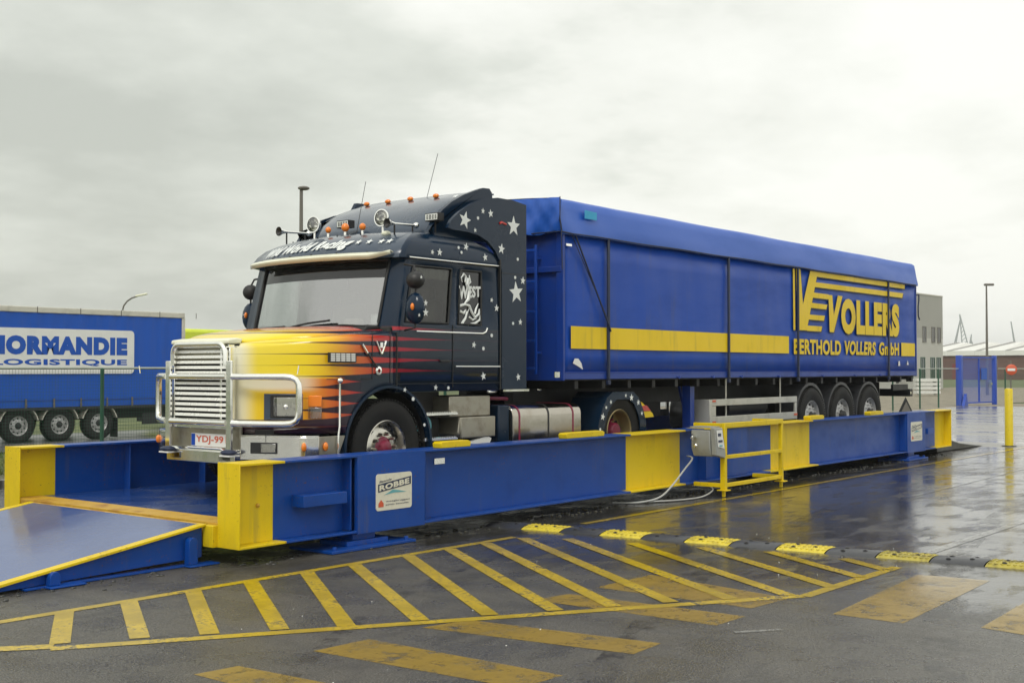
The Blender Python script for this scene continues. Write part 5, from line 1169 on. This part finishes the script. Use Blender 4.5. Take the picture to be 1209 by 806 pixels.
b.text('LOGISTIQUE', lambda u, v, w: (10.40 + 4.28 * u, YB - .038, 1.79 + .20 * v), 1, bold=.04)
b.build('lettered_panel', ['sign_white', 'curtain_blue'], NT, smooth=0)
b = MB(); b.box(xl, xr, YB + .7, YB + .85, .20, .53); b.box(xl, xr, YB + 1.65, YB + 1.8, .20, .53); b.box(xr - .1, xr, YB + .1, YB + 2.4, .0, .14); b.box(xr - .12, xr - .05, YB + .5, YB + .6, .1, .53); b.box(xr - .12, xr - .05, YB + 1.9, YB + 2.0, .1, .53); b.build('chassis_frame', ['chassis'], NT)
for x in (11.28, 12.54, 13.82):
    wheel(NT, 'trail', x, YB + .20, ZG + .49, sc=.94); wheel(NT, 'trail', x, YB + 2.3, ZG + .49, True, .94)
    b = MB(); b.prism(arc(x, ZG + .49, .60, 165, 15, 14) + arc(x, ZG + .49, .57, 15, 165, 14), 'y', YB + .02, YB + .4); b.build('mudguard', ['alu_rail'], NT, smooth=40)
b = MB(); b.box(4.6, 4.75, YB + .3, YB + .45, ZG + .01, .55); b.box(4.5, 4.85, YB + .25, YB + .5, ZG + .0, ZG + .02); b.box(4.6, 4.75, YB + 2.05, YB + 2.2, ZG + .0, .55); b.build('landing_leg', ['chassis'], NT)
b = MB(); b.box(14.40, 14.42, YB + .02, YB + .4, ZG + .05, .45); b.build('mud_flap', ['black'], NT)
b = MB(); b.box(15.3, 16.4, YB + .05, YB + .09, .02, .36); b.box(5.5, 10.5, YB + .05, YB + .08, .0, .12); b.box(5.5, 10.5, YB + .05, YB + .08, .25, .40); b.build('underride_guard', ['chassis'], NT)

# ------------------------------------------------------------------ lime van behind the cab's nose
mat('lime_paint', (.62, .72, .05), .35, dirt=.15, spec=.4)
VN = thing('box_van', (22.2, 28.2, ZG), 'lime yellow box van of which only the roof shows above the truck bonnet', 'van')
b = MB(); b.box(19.15, 23.6, 27.0, 29.2, .25, 3.12); b.build('cargo_box', ['lime_paint'], VN, bevel=.12)
b = MB(); b.prism([(23.65, .1), (25.5, .1), (25.6, .9), (25.2, 1.15), (24.75, 2.0), (23.65, 2.05)], 'y', 27.1, 29.1); b.build('cab', ['lime_paint'], VN, bevel=.08)
b = MB(); b.prism([(23.95, 1.15), (24.95, 1.15), (24.6, 1.85), (23.95, 1.88)], 'y', 27.07, 27.095); b.build('side_window', ['building_glass'], VN)
b = MB(); b.box(19.1, 25.4, 27.4, 28.8, 0, .22); b.build('chassis_frame', ['chassis'], VN)
for x in (20.3, 24.6):
    wheel(VN, 'trail', x, 27.22, ZG + .38, sc=.72); wheel(VN, 'trail', x, 28.98, ZG + .38, True, .72)

# ------------------------------------------------------------------ fence
def fence(x0, x1, y0, y1, posts, label, hgt=1.72):
    L_ = math.hypot(x1 - x0, y1 - y0); ux, uy = (x1 - x0) / L_, (y1 - y0) / L_
    F = thing('wire_fence', ((x0 + x1) / 2, (y0 + y1) / 2, 0), label, 'fence')
    b = MB(); b.tube([(x0, y0, hgt), (x1, y1, hgt)], .021, 8); b.build('top_rail', ['fence_galv'], F)
    for t in posts:
        b = MB(); x, y_ = x0 + ux * t, y0 + uy * t; b.tube([(x, y_ - .03, -.02), (x, y_ - .03, hgt - .03)], .036, 8); b.ball((x, y_ - .03, hgt - .03), .036, n=8, k=5); b.build('post', ['fence_green'], F)
    me = MB(); me.add([(x0, y0, .05), (x1, y1, .05), (x1, y1, hgt - .02), (x0, y0, hgt - .02)], [(0, 1, 2, 3)]); me.build('wire_mesh', ['wire_green'], F)
    return F
fence(-12, 50.2, 10.5, 10.5, [2.4 + 3.0 * i for i in range(16)] + [12 + 38.9 + 3.05, 12 + 45.1, 12 + 47.4 - 12 + 12 - .1][:0] + [57.1, 59.3, 61.5][:0] + [50.3, 54.0, 57.1, 59.4], 'green wire fence running behind the weighbridge from the parked trailer to the blue gate')
fence(54.1, 70.0, 9.9, 4.5, [.5, 4.0, 7.4, 10.9, 14.4], 'short green wire fence right of the blue gate, in front of the brick shed')
# ------------------------------------------------------------------ blue gate
GT = thing('mesh_gate', (52.6, 10.3, 0), 'tall blue mesh gate panel between the two green fences', 'gate')
ga, gb_ = Vector((50.3, 10.5, 0)), Vector((53.85, 10.0, 0)); gd = (gb_ - ga).normalized()
for p, r_, nm in ((ga, .13, 'gate_post'), (gb_, .10, 'gate_post')):
    b = MB(); b.box(p.x - r_, p.x + r_, p.y - r_, p.y + r_, -.02, 2.34); b.build(nm, ['gate_blue'], GT, bevel=.02)
b = MB(); b.prism([(50.05, 0.0), (50.6, 0.0), (50.4, .55)], 'y', 10.2, 10.33); b.build('post_brace', ['gate_blue'], GT)
b = MB()
for z in (.12, 2.25): sq(b, ga + Vector((.17, 0, z)), gb_ + Vector((-.13, 0, z)), .07)
pm = ga.lerp(gb_, .55); sq(b, pm + Vector((0, 0, .16)), pm + Vector((0, 0, 2.21)), .07); b.build('gate_frame', ['gate_blue'], GT)
b = MB(); q0, q1 = ga + Vector((.17, .0, 0)), gb_ + Vector((-.13, 0, 0)); b.add([(q0.x, q0.y + .02, .15), (q1.x, q1.y + .02, .15), (q1.x, q1.y + .02, 2.2), (q0.x, q0.y + .02, 2.2)], [(0, 1, 2, 3)]); b.build('gate_mesh', ['wire_blue'], GT)
b = MB(); c = ga.lerp(gb_, .66); b.box(c.x - .4, c.x + .4, c.y - .07, c.y - .05, 1.2, 1.75); b.build('gate_sign', ['curtain_blue'], GT)
b = MB(); c = ga.lerp(gb_, .86); b.box(c.x - .2, c.x + .1, c.y - .1, c.y - .05, .95, 1.05); b.build('gate_lock', ['stainless'], GT)
# ------------------------------------------------------------------ bollard and no-entry sign
b = MB(); b.lathe([(-.02, .088), (1.25, .088), (1.275, .07), (1.28, 0)], (21.1, -.22, 0), (0, 0, 1), 20); BO = b.build('bollard', ['bollard_yellow'], origin=(21.1, -.22, 0), smooth=50); tag(BO, 'yellow steel bollard standing alone beside the yellow line at the yard edge', 'bollard')
b = MB(); b.lathe([(.004, .16), (.02, .15), (.022, .09)], (21.1, -.22, 0), (0, 0, 1), 20); b.build('base_collar', ['dark_soil'], BO)
SGN = thing('no_entry_sign', (45.2, 6.7, 0), 'round red no-entry sign on a thin pole, partly behind the bollard top', 'sign')
b = MB(); b.tube([(45.25, 6.74, -.02), (45.25, 6.74, 2.05)], .03, 8); b.build('pole', ['pole_grey'], SGN)
ax = Vector((-.91, -.41, 0)).normalized()
b = MB(); b.lathe([(0, 0), (0, .21), (.012, .22), (.02, .21), (.022, 0)], (45.20, 6.70, 1.68), ax, 28); b.build('disc', ['sign_red'], SGN, smooth=40)
tv = Vector((ax.y, -ax.x, 0)); c = Vector((45.20, 6.70, 1.68)) + ax * .026
b = MB(); b.add([c + tv * s * .15 + Vector((0, 0, z)) for s, z in ((-1, -.05), (1, -.05), (1, .05), (-1, .05))], [(0, 1, 2, 3)]); b.build('white_bar', ['sign_white'], SGN)
# ------------------------------------------------------------------ street lamps
LP = thing('street_lamp', (76.1, 17.2, 0), 'tall grey lamp post with small flat head behind the blue gate', 'street lamp', 'street lamps around the yard')
b = MB(); b.tube([(76.1, 17.2, -.02), (76.1, 17.2, 7.3)], [.10, .05], 10); b.build('pole', ['pole_grey'], LP)
b = MB(); b.box(76.0, 76.62, 16.95, 17.25, 7.25, 7.40, 0, rotZ(-.9)); b.build('lamp_head', ['pole_grey'], LP, bevel=.05)
# second: directly behind the cab
def at(px_, D, z):      # unused helper kept numeric: plan position along a bearing
    a = R(38.5266133) - math.atan((px_ - 604.5) / 1431.94); d_ = D / math.cos(math.atan((px_ - 604.5) / 1431.94)); return Vector((-6.73 + d_ * math.cos(a), -8.343 + d_ * math.sin(a), z))
p = at(355, 40, 0)
LP = thing('street_lamp', (p.x, p.y, H(p.x, p.y)), 'brown-grey lamp mast with round flat head rising behind the truck cab roof', 'street lamp', 'street lamps around the yard')
b = MB(); b.tube([(p.x, p.y, -.4), (p.x, p.y, 7.62)], [.11, .055], 10); b.build('pole', ['pole_grey'], LP)
b = MB(); b.ball((p.x + .06, p.y - .05, 7.68), .20, .20, .07); b.build('lamp_head', ['pole_grey'], LP, smooth=60)
p = at(144, 70, 0)
LP = thing('street_lamp', (p.x, p.y, H(p.x, p.y)), 'curved-arm street lamp showing above the roof of the parked curtain trailer', 'street lamp', 'street lamps around the yard')
r_ = Vector((math.sin(R(38.5)), -math.cos(R(38.5)), 0))
b = MB(); b.tube([(p.x, p.y, -.4), (p.x, p.y, 5.0)] + [tuple(p + r_ * x + Vector((0, 0, z))) for x, z in ((.08, 5.35), (.28, 5.62), (.55, 5.8), (.85, 5.9))], .045, 8); b.build('pole', ['pole_grey'], LP)
b = MB(); c = p + r_ * 1.1 + Vector((0, 0, 5.98)); b.box(c.x - .34, c.x + .34, c.y - .10, c.y + .10, c.z - .05, c.z + .05, 0, rotZ(R(-51.5)) @ rotY(R(-12))); b.build('lamp_head', ['lip_cream'], LP, bevel=.03)

# ------------------------------------------------------------------ office building right
def windows(parent, org, dr, spots, w, h, nrm, frame_m='pole_grey', pane='building_glass'):
    for (s, z) in spots:
        c = org + dr * s
        def bx(b, a0, a1, z0_, z1_, o0, o1):
            vs = [c + dr * a + nrm * o + Vector((0, 0, zz)) for a in (a0, a1) for o in (o0, o1) for zz in (z0_, z1_)]
            b.add(vs, [(0, 1, 3, 2), (4, 6, 7, 5), (0, 4, 5, 1), (2, 3, 7, 6), (0, 2, 6, 4), (1, 5, 7, 3)])
        b = MB(); bx(b, -w / 2, -w / 2 + .08, z, z + h, -.02, .05); bx(b, w / 2 - .08, w / 2, z, z + h, -.02, .05); bx(b, -w / 2 + .08, w / 2 - .08, z, z + .08, -.02, .05); bx(b, -w / 2 + .08, w / 2 - .08, z + h - .08, z + h, -.02, .05); bx(b, -.04, .04, z + .08, z + h - .08, -.02, .04)
        W_ = b.build('window', [frame_m], parent)
        b = MB(); bx(b, -w / 2 + .08, w / 2 - .08, z + .08, z + h - .08, -.01, .015); b.build('pane', [pane], W_)
cA = at(1117, 106, 0); cB = at(1050, 96.5, 0)
BD = thing('office_building', (cA.x, cA.y, 0), 'pale grey two-storey flat-roofed office building behind the trailer rear', 'building')
dr = (cB - cA).normalized(); nr = Vector((dr.y, -dr.x, 0)); 
if nr.dot(Vector((-6.73, -8.3, 0)) - cA) < 0: nr = -nr
Lb = 16.0; dep = 12.0
fp = [cA + dr * .0, cA + dr * Lb, cA + dr * Lb - nr * dep, cA - nr * dep]
# rounded right corner
cr_ = [cA + dr * (.9 - .9 * math.sin(R(a))) - nr * (.9 - .9 * math.cos(R(a))) for a in range(0, 91, 15)]
fp = [cA + dr * Lb] + cr_ + [cA - nr * dep, cA + dr * Lb - nr * dep]
b = MB(); b.prism([(p.x, p.y) for p in fp], 'z', 0, 4.3, 1); b.build('wall', ['render_grey', 'render_pale'], BD, smooth=40)
b = MB(); b.prism([(p.x, p.y) for p in fp], 'z', 4.3, 7.95, 0); b.build('upper_wall', ['render_grey'], BD, smooth=40)
b = MB(); b.prism([((p.x - cA.x) * 1.0 + cA.x + nr.x * .04, p.y + nr.y * .04) for p in fp], 'z', 7.95, 8.05); b.build('parapet', ['alu_rail'], BD)
windows(BD, cA, dr, [(1.7, 3.95), (3.0, 3.95), (5.0, 3.95), (7.5, 3.95), (10, 3.95)], .8, 1.35, nr)
windows(BD, cA, dr, [(1.8, .9), (3.2, .9), (5.4, .9), (8, .9), (11, .9)], .95, 1.8, nr, 'fence_green')
# stacked white boards near its foot
p = at(1094, 78, 0)
for k_ in range(4):
    b = MB(); z = .12 + k_ * .26; b.box(p.x - .75, p.x + .75, p.y - .4, p.y + .4, z, z + .19, 0, rotZ(-.9)); b.box(p.x - .6, p.x - .5, p.y - .3, p.y + .3, z - .07, z - .001, 0, rotZ(-.9), (p.x, p.y, z)); b.box(p.x + .5, p.x + .6, p.y - .3, p.y + .3, z - .07, z - .001, 0, rotZ(-.9), (p.x, p.y, z))
    tag(b.build('white_board', ['white_paint'], bevel=.01), ('lowest', 'second lowest', 'second highest', 'topmost')[k_] + ' white board in the stack in front of the office building', 'board', 'stacked white boards')
# dark mound and triangular marker on the gravel behind the trailer
p = at(1064, 34, 0)
b = MB(); 
for i in range(9): b.ball((p.x - .5 + i * .13, p.y + .5 - i * .13, .05), .35, .35, .10 + .05 * (i % 3), n=10, k=6)
o = b.build('soil_mound', ['dark_soil'], smooth=60); tag(o, 'low dark mound lying on the ground beyond the trailer rear', 'mound')
p = at(1069, 33.2, 0); TS = thing('warning_triangle', (p.x, p.y, 0), 'small dark triangular warning marker in front of the low dark mound', 'marker')
b = MB(); c = Vector((p.x, p.y, 0)); r2 = Vector((.78, -.62, 0)); fw_ = Vector((.62, .78, 0))
def tri(b, s, z0_, o, m=0):
    h_ = .52 * s; vs = [c + r2 * (-.27 * s) + Vector((0, 0, z0_)), c + r2 * (.27 * s) + Vector((0, 0, z0_)), c + Vector((0, 0, z0_ + h_))]
    b.add([v + fw_ * o for v in vs] + [v + fw_ * (o + .02) for v in vs], [(0, 1, 2), (3, 5, 4), (0, 3, 4, 1), (1, 4, 5, 2), (2, 5, 3, 0)], m)
tri(b, 1.0, .42, 0); b.build('panel', ['chassis'], TS)
b = MB(); tri(b, .6, .50, -.03); b.build('panel_center', ['pole_grey'], TS)
b = MB(); b.tube([tuple(c + fw_ * .04), tuple(c + fw_ * .04 + Vector((0, 0, .6)))], .02, 6); b.box(c.x - .25, c.x + .25, c.y - .1, c.y + .2, 0, .05); b.build('stand', ['black'], TS)

# ------------------------------------------------------------------ brick shed with white sawtooth roof
e0 = at(1085, 205, 0); e1 = at(1260, 190, 0)
WH = thing('brick_shed', (e0.x, e0.y, 0), 'long low brick warehouse with white gabled roof along the right horizon', 'warehouse')
dr = (e1 - e0).normalized(); nr = Vector((dr.y, -dr.x, 0))
if nr.dot(Vector((-6.73, -8.3, 0)) - e0) < 0: nr = -nr
LW = (e1 - e0).length
def wp(s, o, z): v = e0 + dr * s - nr * o; return (v.x, v.y, z)
b = MB(); vs = [wp(0, 0, -.05), wp(LW, 0, -.05), wp(LW, 30, -.05), wp(0, 30, -.05), wp(0, 0, 3.9), wp(LW, 0, 3.9), wp(LW, 30, 3.9), wp(0, 30, 3.9)]
b.add(vs, [(0, 1, 5, 4), (1, 2, 6, 5), (2, 3, 7, 6), (3, 0, 4, 7), (4, 5, 6, 7)]); b.build('wall', ['brick_wall'], WH, smooth=0)
nb = 5; bw = LW / nb
b = MB()
for k_ in range(nb):
    s0 = k_ * bw
    b.add([wp(s0 + .02, -.4, 3.92), wp(s0 + bw - .02, -.4, 3.92), wp(s0 + bw - .02, -.4, 4.7), wp(s0 + bw * .5, -.4, 4.7), wp(s0 + .02, -.4, 4.7), wp(s0 + .02, 28, 5.0), wp(s0 + bw * .82, 12, 6.3), wp(s0 + bw * .45, 12, 6.3), wp(s0 + bw - .02, 28, 5.0)], [(0, 1, 2, 3, 4), (4, 2, 6, 7), (4, 7, 5), (2, 8, 6)], 0)
RF = b.build('roof', ['roof_white'], WH, smooth=0)
b = MB()
for k_ in range(nb):
    s0 = k_ * bw; b.add([wp(s0 + .05, -.45, 4.74), wp(s0 + .9, -.45, 4.74), wp(s0 + bw * .45 + .8, 11.9, 6.36), wp(s0 + bw * .45, 11.9, 6.36)], [(0, 1, 2, 3)])  # dark slanting strips painted on the roof as gable valley shading
b.build('valley_shade', ['roof_shade'], RF, smooth=0)
b = MB()
for k_ in range(9):
    s0 = 2 + k_ * 3.6; vs = [wp(s0, -.02, .0), wp(s0 + 1.6, -.02, .0), wp(s0 + 1.6, -.02, 2.6), wp(s0, -.02, 2.6)]
    if k_ in (1, 5): b.add(vs, [(0, 1, 2, 3)])
b.build('door', ['dark_red'], WH, smooth=0)

# ------------------------------------------------------------------ harbour cranes far away
def crane(px_, lean, hgt, D, label, th=1.2):
    p = at(px_, D, 0); rr_ = Vector((math.sin(R(38.5)), -math.cos(R(38.5)), 0))
    C_ = thing('harbour_crane', (p.x, p.y, 0), label, 'crane', 'harbour cranes on the horizon')
    b = MB(); base = p + Vector((0, 0, 11)); tip = p + rr_ * lean + Vector((0, 0, hgt)); n_ = 9
    o1 = rr_ * th * .5
    b.tube([tuple(base - o1), tuple(tip)], .28, 5); b.tube([tuple(base + o1 * 2), tuple(tip)], .28, 5)
    for i in range(n_):
        t0, t1 = i / n_, (i + 1) / n_; b.tube([tuple((base - o1).lerp(tip, t0)), tuple((base + o1 * 2).lerp(tip, t1))], .15, 4)
    b.build('jib', ['crane_haze_grey'], C_)
    b = MB(); b.box(p.x - 1.6, p.x + 1.6, p.y - 1.6, p.y + 1.6, 8.5, 11.2); b.build('cabin', ['crane_haze_grey'], C_)
    b = MB()
    for sx_, sy_ in ((-1, -1), (-1, 1), (1, -1), (1, 1)): b.tube([(p.x + sx_ * 2.2, p.y + sy_ * 2.2, -.1), (p.x + sx_ * 1.2, p.y + sy_ * 1.2, 8.5)], .25, 5)
    b.build('portal_legs', ['crane_haze_grey'], C_)
crane(1126, 3.0, 24, 560, 'leftmost far harbour crane with jib leaning right, faint on the horizon', .6)
crane(1139, -2.2, 27, 560, 'thickest and tallest far harbour crane, jib leaning left above the white roof', 2.0)
crane(1144, 1.4, 20, 640, 'short far harbour crane just right of the tallest one', .8)
crane(1151, -2.0, 17, 640, 'lowest far harbour crane, left of the tall lamp post', .8)
crane(1199, -2.2, 26, 620, 'lone faint harbour crane at the right edge beyond the lamp post', .5)

# ------------------------------------------------------------------ damp air over the harbour
hm = bpy.data.materials.new('haze_air'); hm.use_nodes = True; nt = hm.node_tree; nt.nodes.clear()
ho = N(nt, 'ShaderNodeOutputMaterial'); hv = N(nt, 'ShaderNodeVolumePrincipled'); hv.inputs['Density'].default_value = .0005; hv.inputs['Color'].default_value = (.93, .95, .92, 1)
nt.links.new(hv.outputs[0], ho.inputs['Volume']); MATS['haze_air'] = hm
b = MB(); b.box(-3010, 3010, -3010, 3010, -1.6, 32); tag(b.build('haze', ['haze_air'], smooth=0), 'thin pale damp air fading the far harbour cranes', 'haze', kind='stuff')

# ------------------------------------------------------------------ sky, sun, camera
sun_el, sun_az = R(50), R(200)     # azimuth measured from +X
w = bpy.data.worlds.new('World'); scene.world = w; w.use_nodes = True; nt = w.node_tree
bg = nt.nodes['Background']; sky = N(nt, 'ShaderNodeTexSky'); sky.sky_type = 'NISHITA'; sky.sun_disc = False
sky.sun_elevation = sun_el; sky.sun_rotation = PI / 2 - sun_az; sky.air_density = 1.5; sky.dust_density = 4
tc = N(nt, 'ShaderNodeTexCoord'); G_ = tc.outputs['Generated']
sx = N(nt, 'ShaderNodeSeparateXYZ'); nt.links.new(G_, sx.inputs[0])
# flatten the cloud layer: project directions on a high plane
zc = math_(nt, 'ADD', math_(nt, 'ABSOLUTE', sx.outputs[2]), .22)
cb2 = N(nt, 'ShaderNodeCombineXYZ'); nt.links.new(math_(nt, 'DIVIDE', sx.outputs[0], zc), cb2.inputs[0]); nt.links.new(math_(nt, 'DIVIDE', sx.outputs[1], zc), cb2.inputs[1])
n1 = noise(nt, .85, 4, vec=cb2.outputs[0], rough=.45); n2 = noise(nt, 2.6, 5, vec=cb2.outputs[0], rough=.6)
v = math_(nt, 'ADD', math_(nt, 'MULTIPLY', n1, .66), math_(nt, 'MULTIPLY', n2, .34))
# brighter towards the right of the view (-Y), darker low on the left (+Y)
side = math_(nt, 'MULTIPLY', math_(nt, 'SUBTRACT', sx.outputs[1], 0.62), -.36)
lowl = math_(nt, 'MULTIPLY', smooth(nt, sx.outputs[2], .32, .06), smooth(nt, sx.outputs[1], .60, .85, 0., -.10))
v = math_(nt, 'ADD', math_(nt, 'ADD', v, side), lowl); v = math_(nt, 'ADD', v, smooth(nt, sx.outputs[2], .12, .38, 0., .05))
cr = N(nt, 'ShaderNodeValToRGB'); nt.links.new(v, cr.inputs[0]); e = cr.color_ramp
e.elements[0].position = .30; e.elements[0].color = (.50, .52, .47, 1); e.elements[1].position = .60; e.elements[1].color = (.90, .905, .85, 1)
q = e.elements.new(.44); q.color = (.66, .68, .62, 1); q = e.elements.new(.50); q.color = (.80, .81, .75, 1)
sc_ = N(nt, 'ShaderNodeVectorMath', operation='SCALE'); nt.links.new(cr.outputs[0], sc_.inputs[0]); sc_.inputs[3].default_value = 10.0
nt.links.new(mixc(nt, .94, sky.outputs[0], sc_.outputs[0]), bg.inputs[0]); bg.inputs[1].default_value = .1

sd = bpy.data.lights.new('sun', 'SUN'); sd.energy = 1.1; sd.angle = R(18); sd.color = (1, .97, .9)
so = bpy.data.objects.new('sun', sd); COL.objects.link(so)
dv = Vector((math.cos(sun_az) * math.cos(sun_el), math.sin(sun_az) * math.cos(sun_el), math.sin(sun_el))); so.rotation_euler = dv.to_track_quat('Z', 'Y').to_euler()

cd = bpy.data.cameras.new('camera'); cam = bpy.data.objects.new('camera', cd); COL.objects.link(cam)
cd.sensor_width = 36; cd.lens = 1431.94 / 1209 * 36; cd.clip_end = 5000; cd.clip_start = .1
yaw, pit = R(38.5266133), R(1.29787)
fwv = Vector((math.cos(yaw) * math.cos(pit), math.sin(yaw) * math.cos(pit), math.sin(pit)))
cam.location = (-6.73, -8.343, 1.707); cam.rotation_euler = fwv.to_track_quat('-Z', 'Y').to_euler()
scene.camera = cam
scene.view_settings.view_transform = 'Standard'; scene.view_settings.look = 'None'; scene.view_settings.gamma = 1; scene.view_settings.exposure = 0.28
scene.cycles.max_bounces = 8; scene.cycles.transparent_max_bounces = 12
